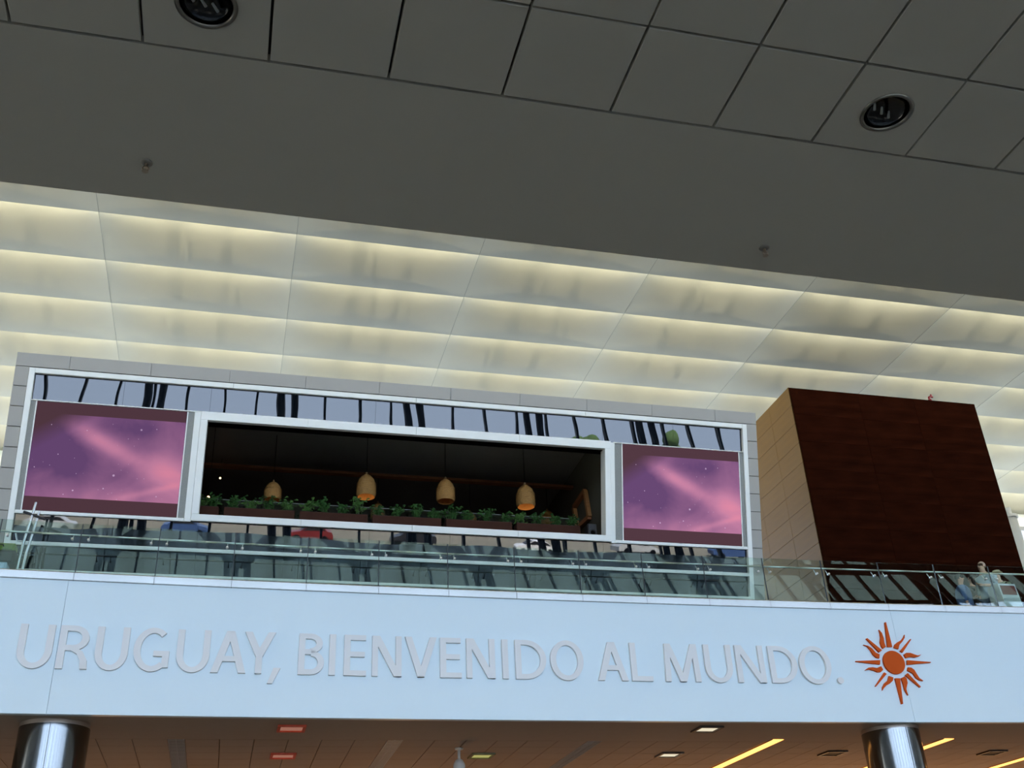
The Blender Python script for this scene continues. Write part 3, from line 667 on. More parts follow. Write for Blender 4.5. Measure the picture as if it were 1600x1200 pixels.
# small bulbs
for px, py, Y, r, lb in ((344, 747, 23.0, 0.022, 'tiny glowing bulb hanging in the dark at the left of the dining room'), (325.5, 777, 21.2, 0.03, 'tiny glowing bulb low beside the wooden strip at the left')):
    p = onY(px, py, Y); t = tag(empty('bare_bulb', p), lb, 'bulb')
    MB().ball(p, r, 12, 8).build('globe', emit_mat('bulb_hot', (1.0, 0.55, 0.3), 0.8), t, True)
    MB().tube(p+Vector((0, 0, r*0.8)), p+Vector((0, 0, r*2.4)), r*0.5).build('socket', M_BLACK, t)
    MB().tube(p+Vector((0, 0, r*2.4)), Vector((p.x, p.y, RZ1)), 0.004, n=5).build('cord', M_BLACK, t)
pl = bpy.data.lights.new('dining_room_lamp', 'POINT'); pl.energy = 0.3; pl.color = (1, 0.62, 0.33); pl.shadow_soft_size = 0.1
plo = bpy.data.objects.new('dining_room_lamp', pl); COL.objects.link(plo); plo.location = (5.99, 21.0, 9.2+EYE)
pl2 = pl.copy(); plo2 = bpy.data.objects.new('dining_room_lamp', pl2); COL.objects.link(plo2); plo2.location = (2.41, 21.0, 9.2+EYE)
# wooden strip left, framed shelf right, speaker
p0, p1 = onY(326, 729, 22.2), onY(320, 781, 21.4)
q = MB().box(-1.39, -1.30, 21.2, 21.45, p1.z, p1.z+0.9).box(-1.39, -1.33, 21.5, 21.6, p1.z+0.5, p1.z+1.25)
tag(q.build('wall_shelf', M_WOOD, origin=(-1.35, 21.4, p1.z)), 'warm lit upright wooden strip on the left side wall of the dining room', 'shelf')
sh = tag(empty('framed_shelf', (7.6, 22.5, 9.2+EYE)), 'tilted warm wooden shelf frame on the right side wall of the dining room', 'shelf')
xw = 7.60
def wallp(px, py):  # point on the right side wall
    d = ray(px, py); k = xw/d.x; return Vector((xw, d.y*k, d.z*k+EYE))
A, B, C, D_ = wallp(917, 767), wallp(924, 808), wallp(905, 826), wallp(900, 793)
for a_, b_, nm in ((A, B, 'upright'), (B, C, 'bottom_rail'), (C, D_, 'upright'), (D_, A, 'top_rail')):
    dx = Vector((-0.09, 0, 0)); q = MB(); n_ = (b_-a_).cross(Vector((1, 0, 0))).normalized()*0.05
    vs = [a_-n_, a_+n_, b_+n_, b_-n_]; q.add(vs+[v+dx for v in vs], [(0, 1, 2, 3), (7, 6, 5, 4), (0, 4, 5, 1), (1, 5, 6, 2), (2, 6, 7, 3), (3, 7, 4, 0)])
    q.build(nm, M_WOOD if nm == 'upright' else M_BEAM, sh)
p = onY(924.5, 836, 20.15); q = tag(empty('loudspeaker', p), 'black loudspeaker box standing at the right end of the window sill', 'speaker')
MB().bbox(p.x-0.10, p.x+0.10, 20.05, 20.3, p.z-0.25, p.z+0.22, 0.015).build('cabinet', M_BLACKP, q)
MB().lathe((p.x, 20.048, p.z+0.02), [(0.07, 0), (0.06, -0.004), (0.02, 0.01), (0.0005, 0.004)], 20, axis=(0, -1, 0)).build('cone', M_BLACK, q)

# glass rail behind planters
ra = onY(325, 779, 20.75); rz = onY(700, 800, 20.75).z
gr = tag(empty('glass_rail', (3, 20.75, rz-0.6)), 'low glass rail with thin top bar behind the planters in the window', 'rail')
for k in range(6):
    a = -1.3+8.4/6*k; MB().box(a+0.005, a+1.395, 20.745, 20.755, RZ0, rz-0.012).build('glass_panel', M_CLEAR, gr)
MB().box(-1.3, 7.1, 20.735, 20.765, rz-0.010, rz+0.002).build('top_bar', mat('bar_steel', (0.16, 0.17, 0.15), 0.5, 0.2), gr)
# planters and plants
pj = [-1.1, -0.54, 0.95, 2.43, 3.97, 5.50, 7.02]
pz = onY(575, 808, 20.45).z
PO = ['short end planter', 'first long planter', 'second long planter', 'third long planter', 'fourth long planter', 'last long planter']
def plant(x, y, z, h, wd, lb, light=False):
    t = tag(empty('leafy_plant', (x, y, z)), lb, 'plant', 'plants in the window planters')
    st = MB(); lf = MB()
    for i in range(6):
        a = random.uniform(0, 6.28); rr = random.uniform(0.2, 1)*wd
        tip = Vector((x+rr*math.cos(a), y+rr*math.sin(a)*0.5, z+h*random.uniform(0.6, 1.0)))
        st.tube((x+0.3*rr*math.cos(a), y, z-0.05), tip, 0.006, 0.003, 5)
        for j in range(15):
            f = random.uniform(0.25, 1.05); c = Vector((x, y, z)).lerp(tip, f) + Vector((random.gauss(0, .03), random.gauss(0, .03), random.gauss(0, .02)))
            an = random.uniform(0, 6.28); L_ = random.uniform(0.055, 0.105); d = Vector((math.cos(an), math.sin(an), random.uniform(-0.5, 0.7))).normalized()
            sd_ = d.cross(Vector((0, 0, 1))).normalized()*L_*0.36; up = Vector((0, 0, 0.25*L_))
            lf.add([c, c+d*L_*0.5+sd_+up, c+d*L_, c+d*L_*0.5-sd_+up], [(0, 1, 2), (0, 2, 3)])
    st.build('stems', mat('stem_green', (0.06, 0.10, 0.03), 0.7), t); lf.build('foliage', M_LEAF2 if light else M_LEAF, t)
for i, (a, b) in enumerate(zip(pj[:-1], pj[1:])):
    t = tag(empty('planter_box', ((a+b)/2, 20.45, RZ0)), 'brown trough planter in the window, %s from the left' % PO[i], 'planter', 'planters in the window')
    MB().bbox(a+0.05, b-0.05, 20.32, 20.60, RZ0+0.05, pz, 0.01).build('trough', M_PLANTER, t)
    MB().box(a+0.06, b-0.06, 20.34, 20.58, pz, pz+0.012).build('soil', mat('soil', (0.03, 0.02, 0.015), 0.95), t)
    for e in (a+0.1, b-0.16): MB().box(e, e+0.06, 20.36, 20.56, RZ0, RZ0+0.05).build('foot', M_BLACK, t)
    n = 2 if i == 0 else 4
    for j in range(n):
        x = a+(b-a)*(j+0.5)/n; hh = random.uniform(0.20, 0.33)
        lb = 'small leafy plant in the %s, %s from the left' % (PO[i], (['first', 'second'] if n == 2 else ORD4)[j])
        plant(x, 20.47, pz+0.01, 0.46 if (i == 2 and j == 3) else hh, 0.20, lb, (i == 2 and j == 3) or random.random() < 0.2)

# ================================================================== WOODEN BLOCK
BYF = 21.5; k_ = BYF
bx0, bx1 = 0.6235*BYF, 0.885*BYF; bzt = 0.6185*BYF+EYE; bzb = ZM; BD = 5.0
blk = tag(empty('wooden_block', ((bx0+bx1)/2, BYF, bzb)), 'tall dark brown veneered block with tan side on the upper floor', 'block')
MB().box(bx0+0.03, bx1-0.03, BYF+0.03, BYF+BD, bzb, bzt-0.005).build('core', mat('block_core', (0.05, 0.03, 0.02), 0.8), blk)
rows = 9; rh = (bzt-bzb)/rows
def grp_panels():
    random.seed(3)
    cols = [bx0, bx0+(bx1-bx0)*0.36, bx0+(bx1-bx0)*0.66, bx1]
    for r_ in range(rows):
        for c in range(3):
            q = MB().bbox(cols[c]+0.0015, cols[c+1]-0.0015, BYF, BYF+0.028, bzb+rh*r_+0.0015, bzb+rh*(r_+1)-0.0015, 0.002)
            o = q.build('front_panel', M_BROWN, blk, origin=(cols[c], BYF, bzb+rh*r_))
    n2 = 13; r2 = (bzt-bzb)/n2
    ys = [BYF, BYF+1.13, BYF+2.4, BYF+3.7, BYF+BD]
    SM = Matrix(((0, 1, 0, bx0), (1, 0, 0, 0), (0, 0, 1, 0), (0, 0, 0, 1)))
    for r_ in range(n2):
        for c in range(4):
            q = MB().bbox(ys[c]+0.003+(0.0 if c else -0.003), ys[c+1]-0.003, 0.0, 0.028, bzb+r2*r_+0.003, bzb+r2*(r_+1)-0.003, 0.003, M=SM); q.f = [f[::-1] for f in q.f]
            q.build('side_panel', M_TAN, blk, origin=(bx0, ys[c], bzb+r2*r_))
grp_panels()
p = onY(1446, 619.5, BYF+0.25)
rz_ = bzt-0.005
tag(MB().ball((p.x-0.035, BYF+0.07, rz_+0.045), 0.055, 10, 6, (1, .8, .85)).ball((p.x-0.045, BYF+0.07, rz_+0.12), 0.042, 10, 6, (.8, .8, 1.1)).ball((p.x+0.0, BYF+0.07, rz_+0.155), 0.035, 10, 6, (1.3, .8, .8)).ball((p.x+0.055, BYF+0.07, rz_+0.15), 0.034, 10, 6, (1.2, .8, .8)).ball((p.x+0.035, BYF+0.07, rz_+0.20), 0.034, 10, 6, (.8, .8, 1.2)).build('red_ornament', M_RED, smooth=True, origin=(p.x, BYF+0.07, rz_)), 'small knobbly dark red ornament on top of the wooden block', 'ornament')

# ================================================================== COLUMNS AND SOFFIT FITTINGS
for (cx, cy, lb) in ((-2.80, 19.15, 'thick polished steel column under the fascia at the lower left'), (12.58, 19.0, 'thick polished steel column under the sun emblem at the lower right')):
    t = tag(empty('steel_column', (cx, cy, 0)), lb, 'column', 'steel columns under the fascia')
    o = MB().lathe((cx, cy, 0), [(0.55, 0.02), (0.55, ZS-0.07)], 64).build('shaft', M_STEEL, t, True)
    MB().lathe((cx, cy, ZS-0.07), [(0.545, 0), (0.545, 0.069)], 64).build('top_collar', mat('collar_steel', (0.55, 0.5, 0.46), 0.45, 1.0), t, True)
    MB().lathe((cx, cy, 0), [(0.60, 0.0), (0.60, 0.15), (0.551, 0.16)], 48).build('base_ring', M_STEEL, t)
    MB().box(cx-0.004, cx+0.004, cy-0.556, cy-0.55, 0.16, ZS-0.07).build('seam', mat('seam_dark', (0.1, 0.1, 0.1), 0.5), t)
for i, x in enumerate(slots[1:4]):
    t = tag(empty('air_grille', (x, 20.22, ZS)), 'grey slatted linear air grille in the brown soffit, %s of three from the left' % ['first', 'second', 'last'][i], 'grille', 'air grilles in the brown soffit')
    for s_ in (-1, 1): MB().box(x+s_*0.137-0.006, x+s_*0.137+0.006, 20.2, 24.0, ZS-0.006, ZS+0.05).build('edge_bar', mat('grille_grey', (0.42, 0.43, 0.43), 0.5), t)
    MB().box(x-0.004, x+0.004, 20.2, 24.0, ZS-0.003, ZS+0.03).build('centre_bar', MATS['grille_grey'], t)
    sl = MB().box(x-0.131, x+0.131, 0, 0.035, ZS+0.002, ZS+0.006).mesh('slat'); sl.materials.append(MATS['grille_grey'])
    for k in range(52): link('slat', sl, t, (0, 20.215+0.073*k, 0))
LF = []
for i, x in enumerate(slots[4:7]):
    y0 = [19.96, 19.8, 19.8][i]
    t = tag(empty('linear_light', (x, y0, ZS)), 'glowing amber linear light in the soffit, %s' % ['left of the right steel column', 'just right of the right steel column', 'at the lower right corner'][i], 'light', 'amber linear lights in the brown soffit')
    MB().box(x-0.12, x+0.12, y0, y0+9, ZS-0.012, ZS-0.002).build('diffuser', emit_mat('amber_light', (1.0, 0.42, 0.10), 0.42), t)
    for s_ in (-1, 1): MB().box(x+s_*0.13-0.01, x+s_*0.13+0.01, y0-0.01, y0+9, ZS-0.016, ZS-0.001).build('edge_bar', mat('amber_rim', (0.45, 0.16, 0.05), 0.5), t)
FX = [((1.02, 19.21), 'red'), ((1.02, 21.65), 'red'), ((4.93, 21.63), 'yel'), ((8.72, 19.03), 'wht'), ((8.92, 21.5), 'wht'), ((12.6, 21.3), 'drk'), ((16.5, 21.2), 'drk')]
FLB = ['square recessed fitting with red rim, nearer the fascia', 'square recessed fitting with red rim, farther from the fascia', 'square recessed fitting with yellow green glow beside the camera dome', 'square recessed fitting with white glow, nearer the fascia', 'square recessed fitting with white glow, farther from the fascia', 'dim square recessed fitting left of the right column', 'dim square recessed fitting right of the right column']
FC = {'red': ((0.8, 0.12, 0.06), (0.55, 0.24, 0.17), 0.08), 'yel': ((0.25, 0.24, 0.12), (0.55, 0.52, 0.17), 0.10), 'wht': ((0.08, 0.06, 0.05), (0.9, 0.8, 0.58), 0.13), 'drk': ((0.06, 0.04, 0.03), (0.25, 0.13, 0.06), 0.04)}
for ((x, y), kd), lb in zip(FX, FLB):
    rim, gl, g_ = FC[kd]; hw = 0.24
    t = tag(empty('soffit_fitting', (x, y, ZS)), lb, 'light', 'square fittings in the brown soffit')
    b = MB()
    for (x0, x1, y0, y1) in ((x-hw, x+hw, y-hw, y-hw+0.05), (x-hw, x+hw, y+hw-0.05, y+hw), (x-hw, x-hw+0.05, y-hw+0.05, y+hw-0.05), (x+hw-0.05, x+hw, y-hw+0.05, y+hw-0.05)): b.box(x0, x1, y0, y1, ZS-0.035, ZS-0.001)
    b.build('rim', mat('rim_'+kd, rim, 0.5), t)
    MB().box(x-hw+0.05, x+hw-0.05, y-hw+0.05, y+hw-0.05, ZS-0.012, ZS-0.003).build('diffuser', emit_mat('glow_'+kd, gl, g_), t)
p = onZ(717, 1169, ZS)
t = tag(empty('dome_camera', p), 'white hanging dome security camera with dark bubble under the soffit', 'camera')
MB().lathe(p, [(0.085, -0.001), (0.085, -0.03), (0.05, -0.035), (0.028, -0.05), (0.028, -0.20)], 20).build('bracket', mat('camera_white', (0.7, 0.69, 0.65), 0.4), t, True)
MB().lathe(p, [(0.028, -0.20), (0.07, -0.22), (0.115, -0.30), (0.12, -0.40)], 24).build('housing', MATS['camera_white'], t, True)
MB().lathe(p, [(0.105, -0.40), (0.10, -0.45), (0.07, -0.50), (0.0005, -0.52)], 24).build('bubble', mat('camera_bubble', (0.01, 0.01, 0.012), 0.05), t, True)
# unseen uplighters added as warm fill for the soffit, standing farther back
for k, x in enumerate((-3, 4, 11, 16, 21)):
    t = tag(empty('added_uplighter', (x, 27, 0)), 'added unseen steel bowl uplighter far back under the soffit, %s from the left' % ['first', 'second', 'third', 'fourth', 'last'][k], 'lamp', 'added fill uplighters on the lower level')
    MB().lathe((x, 27, 0), [(0.18, 0.0), (0.18, 0.03), (0.025, 0.04), (0.02, 1.85)], 20, cap=False).build('stand', M_STEELTRIM, t, True)
    MB().lathe((x, 27, 1.85), [(0.02, 0.0), (0.14, 0.03), (0.22, 0.12), (0.21, 0.12), (0.13, 0.04), (0.001, 0.02)], 24).build('bowl', M_STEELTRIM, t, True)
    ld = bpy.data.lights.new('added_fill_light', 'SPOT'); ld.energy = [30, 32, 38, 50, 50][k]; ld.color = (1.0, 0.50, 0.20); ld.spot_size = R(165); ld.spot_blend = 0.5; ld.shadow_soft_size = 0.12
    lo = bpy.data.objects.new('added_fill_light', ld); COL.objects.link(lo); lo.parent = t; lo.location = (0, 0, 2.02); lo.rotation_euler = (R(180), 0, 0)

# ================================================================== PEOPLE, KIOSK, TROLLEY
def skin_mesh(name, verts, edges, radii, material, parent, root=0, sub=2):
    me = bpy.data.meshes.new(name); me.from_pydata([tuple(v) for v in verts], edges, []); me.materials.append(material)
    o = bpy.data.objects.new(name, me); COL.objects.link(o); o.parent = parent
    md = o.modifiers.new('skin', 'SKIN'); md.use_smooth_shade = True
    for i, sv in enumerate(me.skin_vertices[0].data):
        r_ = radii[i]; sv.radius = r_ if isinstance(r_, tuple) else (r_, r_); sv.use_root = (i == root)
    ss = o.modifiers.new('smooth', 'SUBSURF'); ss.levels = sub; ss.render_levels = sub
    return o
def hand(parent, at, d, side_, material, H):
    b = MB(); at = Vector(at); d = Vector(d).normalized(); s_ = Vector((0, 1, 0)) if abs(d.y) < 0.8 else Vector((0, 0, 1)); s_ = (s_ - d*s_.dot(d)).normalized()
    n_ = d.cross(s_)
    for i, L_ in enumerate((0.065, 0.078, 0.082, 0.075, 0.058)):
        if i == 0: a = at + s_*0.03*side_ + d*0.03; e = a + (d*0.6+s_*0.6*side_).normalized()*L_
        else: a = at + d*0.085 + s_*(0.03-0.018*(i-1))*side_; e = a + d*L_*0.6 + n_*0.01
        b.tube(a, e, 0.010, 0.008, 7)
        if i: b.tube(e, e + (d*0.6+n_*0.5).normalized()*L_*0.45, 0.009, 0.006, 7)
    b.tube(at, at+d*0.05, 0.026, 0.034, 8).tube(at+d*0.05, at+d*0.09, 0.034, 0.03, 8)
    b.build('hand', material, parent)
def person(loc, rz, H, label, shirt, trousers, hair, skin, arms, hairlong=False, cap=None, lean=0.0):
    t = empty('person', loc); t.rotation_euler = (0, 0, rz); tag(t, label, 'person', None)
    ORG[t.name] = Vector((0, 0, 0))
    # faces local +x
    def P_(x, y, z): return Vector((x*H + lean*max(0, z-0.5)*H, y*H, z*H))
    v = [P_(0, 0, .53), P_(0, 0, .62), P_(0, 0, .74), P_(-.005, 0, .815), P_(0, 0, .865), P_(.01, 0, .905), P_(.012, 0, .955)]
    e = [(0, 1), (1, 2), (2, 3), (3, 4), (4, 5), (5, 6)]
    r_ = [(.085*H, .062*H), (.075*H, .055*H), (.092*H, .062*H), (.06*H, .045*H), .032*H, (.040*H, .046*H), (.040*H, .048*H)]
    for s_ in (-1, 1):
        b = len(v); v += [P_(0, .055*s_, .50), P_(.01, .058*s_, .28), P_(0, .06*s_, .045), P_(.07, .065*s_, .015)]
        e += [(0, b), (b, b+1), (b+1, b+2), (b+2, b+3)]; r_ += [.052*H, .036*H, .025*H, .022*H]
        el, wr_ = arms[0 if s_ < 0 else 1]
        b = len(v); v += [P_(0, .105*s_, .80), P_(el[0], el[1]*s_, el[2]), P_(wr_[0], wr_[1]*s_, wr_[2])]
        e += [(3, b), (b, b+1), (b+1, b+2)]; r_ += [.034*H, .026*H, .019*H]
        hand(t, P_(wr_[0], wr_[1]*s_, wr_[2]), P_(wr_[0], wr_[1]*s_, wr_[2])-P_(el[0], el[1]*s_, el[2]), s_, skin, H)
    body = skin_mesh('body', v, e, r_, skin, t)
    # clothing
    sv = [P_(0, 0, .47)] + v[0:4]; se = [(0, 1), (1, 2), (2, 3), (3, 4)]; sr = [(.125*H, .105*H), (.120*H, .100*H), (.115*H, .092*H), (.128*H, .092*H), (.085*H, .070*H)]
    for s_ in (-1, 1):
        el, wr_ = arms[0 if s_ < 0 else 1]; b = len(sv)
        sv = sv + [P_(0, .108*s_, .80), P_(el[0], el[1]*s_, el[2]), P_(el[0], el[1]*s_, el[2]).lerp(P_(wr_[0], wr_[1]*s_, wr_[2]), .5)]; se = se + [(4, b), (b, b+1), (b+1, b+2)]; sr = sr + [.055*H, .042*H, .036*H]
    skin_mesh('shirt', sv, se, sr, shirt, t)
    tv = [P_(0, 0, .56)]; te = []; tr_ = [(.105*H, .085*H)]
    for s_ in (-1, 1):
        b = len(tv); tv += [P_(0, .055*s_, .49), P_(.01, .058*s_, .28), P_(0, .06*s_, .06)]; te += [(0, b), (b, b+1), (b+1, b+2)]; tr_ += [.072*H, .055*H, .045*H]
    skin_mesh('trousers', tv, te, tr_, trousers, t)
    hc = P_(-.008, 0, .955)
    hb = MB(); n = 14
    prof = [(0.052*math.cos(R(a)), 0.058*math.sin(R(a))) for a in (-25, 0, 25, 50, 75, 89)]
    o_ = len(hb.v)
    for rr, z in prof:
        for i in range(n):
            a = 2*math.pi*i/n; zz = z
            if math.cos(a) > 0.25 and z < 0.02: zz = 0.022
            hb.v.append((hc.x+rr*H*math.cos(a)*1.02, hc.y+rr*H*math.sin(a)*0.9, hc.z+zz*H))
    for k in range(len(prof)-1):
        for i in range(n): hb.f.append((o_+k*n+i, o_+k*n+(i+1) % n, o_+(k+1)*n+(i+1) % n, o_+(k+1)*n+i))
    if hairlong: hb.ball(hc+Vector((-.028*H, 0, -.06*H)), .05*H, 12, 8, (.7, .95, 1.5))
    hb.build('hair', hair, t, True)
    fb = MB().ball(P_(.055, 0, .935), .010*H, 8, 6, (1, .8, 1.3))
    for s_ in (-1, 1): fb.ball(P_(.008, .044*s_, .938), .012*H, 8, 6, (.8, .4, 1.3))
    fb.build('nose_and_ears', skin, t, True)
    ey = MB()
    for s_ in (-1, 1): ey.ball(P_(.047, .017*s_, .946), .006*H, 8, 6)
    ey.build('eyes', M_BLACKP, t, True)
    MB().ball(P_(.050, 0, .912), .010*H, 8, 6, (.5, 1.3, .35)).build('mouth', mat('lips', (0.4, 0.15, 0.12), 0.5), t, True)
    if cap: MB().lathe(P_(.0, 0, .965), [(.058*H, 0), (.056*H, .015*H), (.045*H, .038*H), (.001, .046*H)], 18).lathe(P_(.02, 0, .965), [(.001, .004*H), (.085*H, 0), (.085*H, -.004*H), (.001, -.001*H)], 18).build('cap', cap, t, True)
    return t
SK = mat('skin_warm', (0.50, 0.27, 0.18), 0.55, noise=0.05); SK2 = mat('skin_pale', (0.60, 0.38, 0.27), 0.55, noise=0.05)
hang = ((0.0, .125, .63), (.03, .13, .50))
fold = ((-.02, .13, .64), (.13, .06, .66))
def foot(px, py, Y, H): p = onY(px, py, Y); return (p.x, Y, ZM)
def H_(px, py, Y): return onY(px, py, Y).z - ZM
person(foot(1497, 898, 20.55, 1), R(-35), H_(1497, 897, 20.55)/1.01, 'person in blue shirt with short dark hair behind the glass, facing right', mat('shirt_blue', (0.09, 0.15, 0.30), 0.8), mat('navy_trousers', (0.03, 0.04, 0.08), 0.8), mat('hair_dark', (0.015, 0.011, 0.01), 0.6), SK, (hang, fold))
person(foot(1516, 897, 20.95, 1), R(100), H_(1513, 896, 20.95)/1.01, 'person in dark brown top with long dark hair behind the glass, back turned', mat('top_dark_brown', (0.05, 0.032, 0.02), 0.8), mat('trousers_black', (0.02, 0.02, 0.02), 0.8), mat('hair_brown', (0.03, 0.015, 0.01), 0.6), SK, (hang, hang), hairlong=True)
person(foot(1532, 880, 19.95, 1), R(190), H_(1527, 877.5, 19.95)/1.01, 'person with fair hair and pale grey blue top behind the glass', mat('shirt_grey_blue', (0.32, 0.38, 0.42), 0.8), mat('jeans', (0.08, 0.12, 0.2), 0.8), mat('hair_fair', (0.36, 0.27, 0.19), 0.6), SK2, (hang, fold))
person(foot(1556, 892, 20.6, 1), R(200), H_(1554, 890, 20.6)/1.02, 'person in pale cap and olive top behind the white kiosk', mat('top_olive', (0.22, 0.24, 0.15), 0.8), mat('trousers_olive', (0.10, 0.11, 0.08), 0.8), MATS['hair_dark'], SK2, (hang, hang), cap=mat('cap_beige', (0.50, 0.46, 0.32), 0.8))
# kiosk
ky = 19.2; ka, kb = onY(1557.5, 912, ky), onY(1583, 912.5, ky); kt = ka.z
kk = tag(empty('information_kiosk', ((ka.x+kb.x)/2, ky, ZM)), 'white slanted information kiosk with small dark red screen behind the glass', 'kiosk')
kx0, kx1 = ka.x, kb.x+0.02
b = MB(); pr = [(ky-0.02, kt), (ky+0.35, kt), (ky+0.35, ZM+0.03), (ky-0.14, ZM+0.03)]
b.add([(kx0, y, z) for y, z in pr]+[(kx1, y, z) for y, z in pr], [(0, 1, 2, 3), (7, 6, 5, 4), (0, 4, 5, 1), (1, 5, 6, 2), (2, 6, 7, 3), (3, 7, 4, 0)])
b.build('body', mat('kiosk_white', (0.62, 0.68, 0.70), 0.4), kk)
MB().box(kx0-0.05, kx1+0.05, ky-0.2, ky+0.4, ZM, ZM+0.03).build('base_plate', M_STEEL, kk)
def kp(x, f, d):
    return Vector((x, (ky-0.02)*(1-f)+(ky-0.14)*f-d, kt*(1-f)+(ZM+0.03)*f))
b = MB(); ps = [kp(kx0+0.04, .05, .012), kp(kx1-0.04, .05, .012), kp(kx1-0.04, .28, .012), kp(kx0+0.04, .28, .012)]; pb = [kp(kx0+0.04, .05, 0), kp(kx1-0.04, .05, 0), kp(kx1-0.04, .28, 0), kp(kx0+0.04, .28, 0)]
b.add(ps+pb, [(3, 2, 1, 0), (0, 1, 5, 4), (1, 2, 6, 5), (2, 3, 7, 6), (3, 0, 4, 7)])
sm = mat('kiosk_screen', (0.02, 0.015, 0.015), 0.3, emit=(0.25, 0.03, 0.015), estr=0.04, noise=0.8, scale=14); b.build('screen', sm, kk)

# luggage trolley with bags at the left
ty = 18.95
def tp(px, py, dy=0.0): return onY(px, py, ty+dy)
tl = tag(empty('luggage_trolley', (tp(30, 888).x, ty, ZM)), 'silver tube luggage trolley with black handle behind the glass at far left', 'trolley')
ALU = mat('trolley_alu', (0.72, 0.74, 0.76), 0.3, 0.9)
top = tp(56.5, 785); bend = tp(48, 813)
low = Vector((tp(30, 872).x, ty, ZM+0.28))
MB().path([top, bend, tp(36, 850), low], 0.022, 10).build('rear_tube', ALU, tl)
MB().path([top+Vector((0, 0.42, 0)), bend+Vector((0, 0.42, 0)), tp(36, 850)+Vector((0, 0.42, 0)), low+Vector((0, 0.42, 0))], 0.022, 10).build('rear_tube', ALU, tl)
MB().tube(tp(37, 799.5), tp(71, 811.5), 0.024, n=10).build('handle', M_BLACKP, tl)
MB().path([low, low+Vector((-0.85, 0, -0.06)), low+Vector((-0.85, 0.42, -0.06)), low+Vector((0, 0.42, 0))], 0.018).build('base_frame', ALU, tl)
MB().box(low.x-0.85, low.x, ty+0.02, ty+0.40, low.z-0.03, low.z-0.005).build('load_plate', ALU, tl)
MB().path([tp(25, 833), tp(27, 845), tp(37, 846)], 0.014).build('basket_wire', ALU, tl)
for dx, dy in ((-0.8, 0.02), (-0.8, 0.40), (-0.05, 0.02), (-0.05, 0.40)):
    MB().tube((low.x+dx, ty+dy-0.02, ZM+0.09), (low.x+dx, ty+dy+0.02, ZM+0.09), 0.088, n=16).tube((low.x+dx, ty+dy, ZM+0.15), (low.x+dx, ty+dy, low.z-0.02), 0.012, n=6).build('wheel', M_BLACKP, tl)
def bag(px0, py0, px1, py1, d0, d1, m_, nm, lb):
    a = onY(px0, py1, ty+d0); b_ = onY(px1, py0, ty+d0); q = MB().bbox(a.x, b_.x, ty+d0, ty+d1, a.z, b_.z, 0.04)
    t = tag(empty(nm, (a.x, ty+d0, a.z)), lb, 'bag'); o = q.build('body', m_, t)
    c = (a.x+b_.x)/2; y_ = ty+d0-0.012; zc_ = (a.z+b_.z)/2; MB().path([(c-0.09, y_+0.02, zc_), (c-0.08, y_-0.01, zc_+0.03), (c+0.08, y_-0.01, zc_+0.03), (c+0.09, y_+0.02, zc_)], 0.010).build('grip', M_BLACKP, t)
bag(-40, 859, 24, 877, 0.04, 0.36, mat('bag_black', (0.015, 0.015, 0.017), 0.6), 'travel_bag', 'black soft travel bag on the trolley at far left')
bag(-30, 848, 24, 859, 0.06, 0.34, mat('bag_green', (0.16, 0.24, 0.04), 0.6), 'travel_bag', 'green travel bag lying on the black bag, far left')
bag(-30, 877, 11, 889, 0.03, 0.37, mat('case_pale_blue', (0.45, 0.6, 0.75), 0.4), 'suitcase', 'pale blue suitcase low on the trolley at far left')

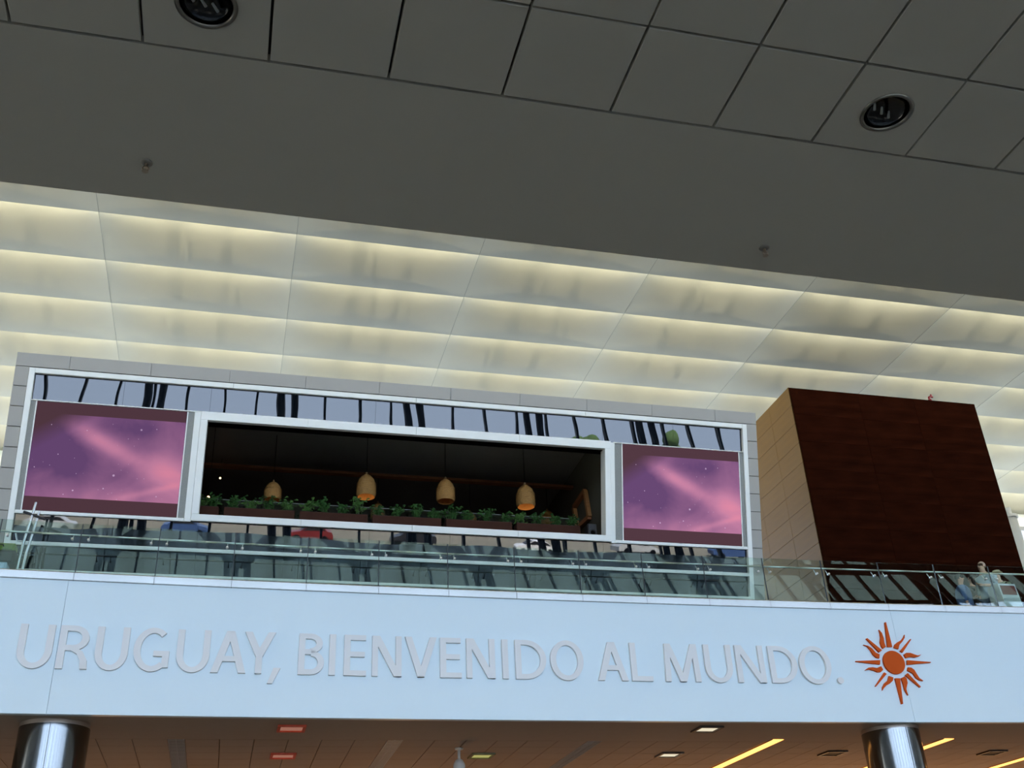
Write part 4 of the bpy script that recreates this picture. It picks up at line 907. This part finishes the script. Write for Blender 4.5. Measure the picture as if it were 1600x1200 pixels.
# ================================================================== OUTSIDE, SEEN MIRRORED IN THE FACADE
def make_car(x, y, rz, colr, nm, lb):
    t = tag(empty('parked_car', (x, y, -0.15)), lb, 'car', 'cars parked outside, seen mirrored'); t.rotation_euler = (0, 0, rz); ORG[t.name] = Vector((0, 0, 0))
    pr = [(-2.1, .35), (-2.15, .75), (-2.0, .95), (-1.55, 1.0), (-1.0, 1.42), (0.35, 1.46), (1.05, 1.0), (1.85, .88), (2.15, .7), (2.12, .35)]
    b = MB(); n = len(pr); b.add([(a, -.85, z) for a, z in pr]+[(a, .85, z) for a, z in pr], [tuple(range(n)), tuple(2*n-1-i for i in range(n))]+[(i, n+i, n+(i+1) % n, (i+1) % n) for i in range(n)])
    b.build('body', colr, t)
    g = MB()
    wp = [(-1.4, 1.03), (-0.95, 1.36), (0.3, 1.40), (0.9, 1.03)]
    for s_ in (-.86, .86): g.add([(a, s_, z) for a, z in wp], [(0, 1, 2, 3)])
    g.add([(0.42, -.7, 1.44), (0.42, .7, 1.44), (1.02, .75, 1.04), (1.02, -.75, 1.04)], [(0, 1, 2, 3)]).build('windows', M_BLACKP, t)
    for a in (-1.35, 1.3):
        for s_ in (-.8, .8): MB().tube((a, s_-.1, .33), (a, s_+.1, .33), .33, n=14).build('wheel', M_BLACK, t)
cc = [('white', (0.75, 0.76, 0.78)), ('dark red', (0.20, 0.02, 0.02)), ('silver', (0.5, 0.52, 0.54)), ('black', (0.02, 0.02, 0.025)), ('blue', (0.05, 0.10, 0.25))]
random.seed(11)
for i in range(17):
    nm, c = cc[i % 5]; row = i % 2
    make_car(-28+i*5.6+random.uniform(-1, 1), -62-22*row+random.uniform(-2, 2), R(random.choice((0, 180, 8, 172))), mat('car_'+nm.replace(' ', '_'), c, 0.3), nm, '%s car parked outside, number %s of its colour from the left' % (nm, ['one', 'two', 'three', 'four'][i//5]))
for i, (x, y, h, r_) in enumerate(((86, -165, 14.5, 5), (70, -175, 12, 5), (-45, -170, 11, 6), (20, -190, 10, 6), (150, -170, 14, 8))):
    t = tag(empty('tree', (x, y, -0.15)), ['broad green tree outside, mirrored at the right of the upper facade glass', 'smaller round tree outside beside the broad tree', 'round tree outside at the far left of the car park', 'low tree outside beyond the middle of the car park', 'tall tree outside at the far right of the car park'][i], 'tree', 'trees beyond the car park')
    MB().tube((x, y, -0.15), (x, y, h*0.5), .5, .3).build('trunk', mat('bark', (0.1, 0.07, 0.05), 0.9), t)
    b = MB()
    for k in range(14): b.ball((x+random.uniform(-1, 1)*r_*.7, y+random.uniform(-1, 1)*r_*.5, h*0.62+random.uniform(-.25, .25)*h), r_*random.uniform(.28, .45), 10, 7)
    b.build('crown', mat('tree_green', (0.06, 0.11, 0.03), 0.9, noise=0.5, scale=0.6), t, True)
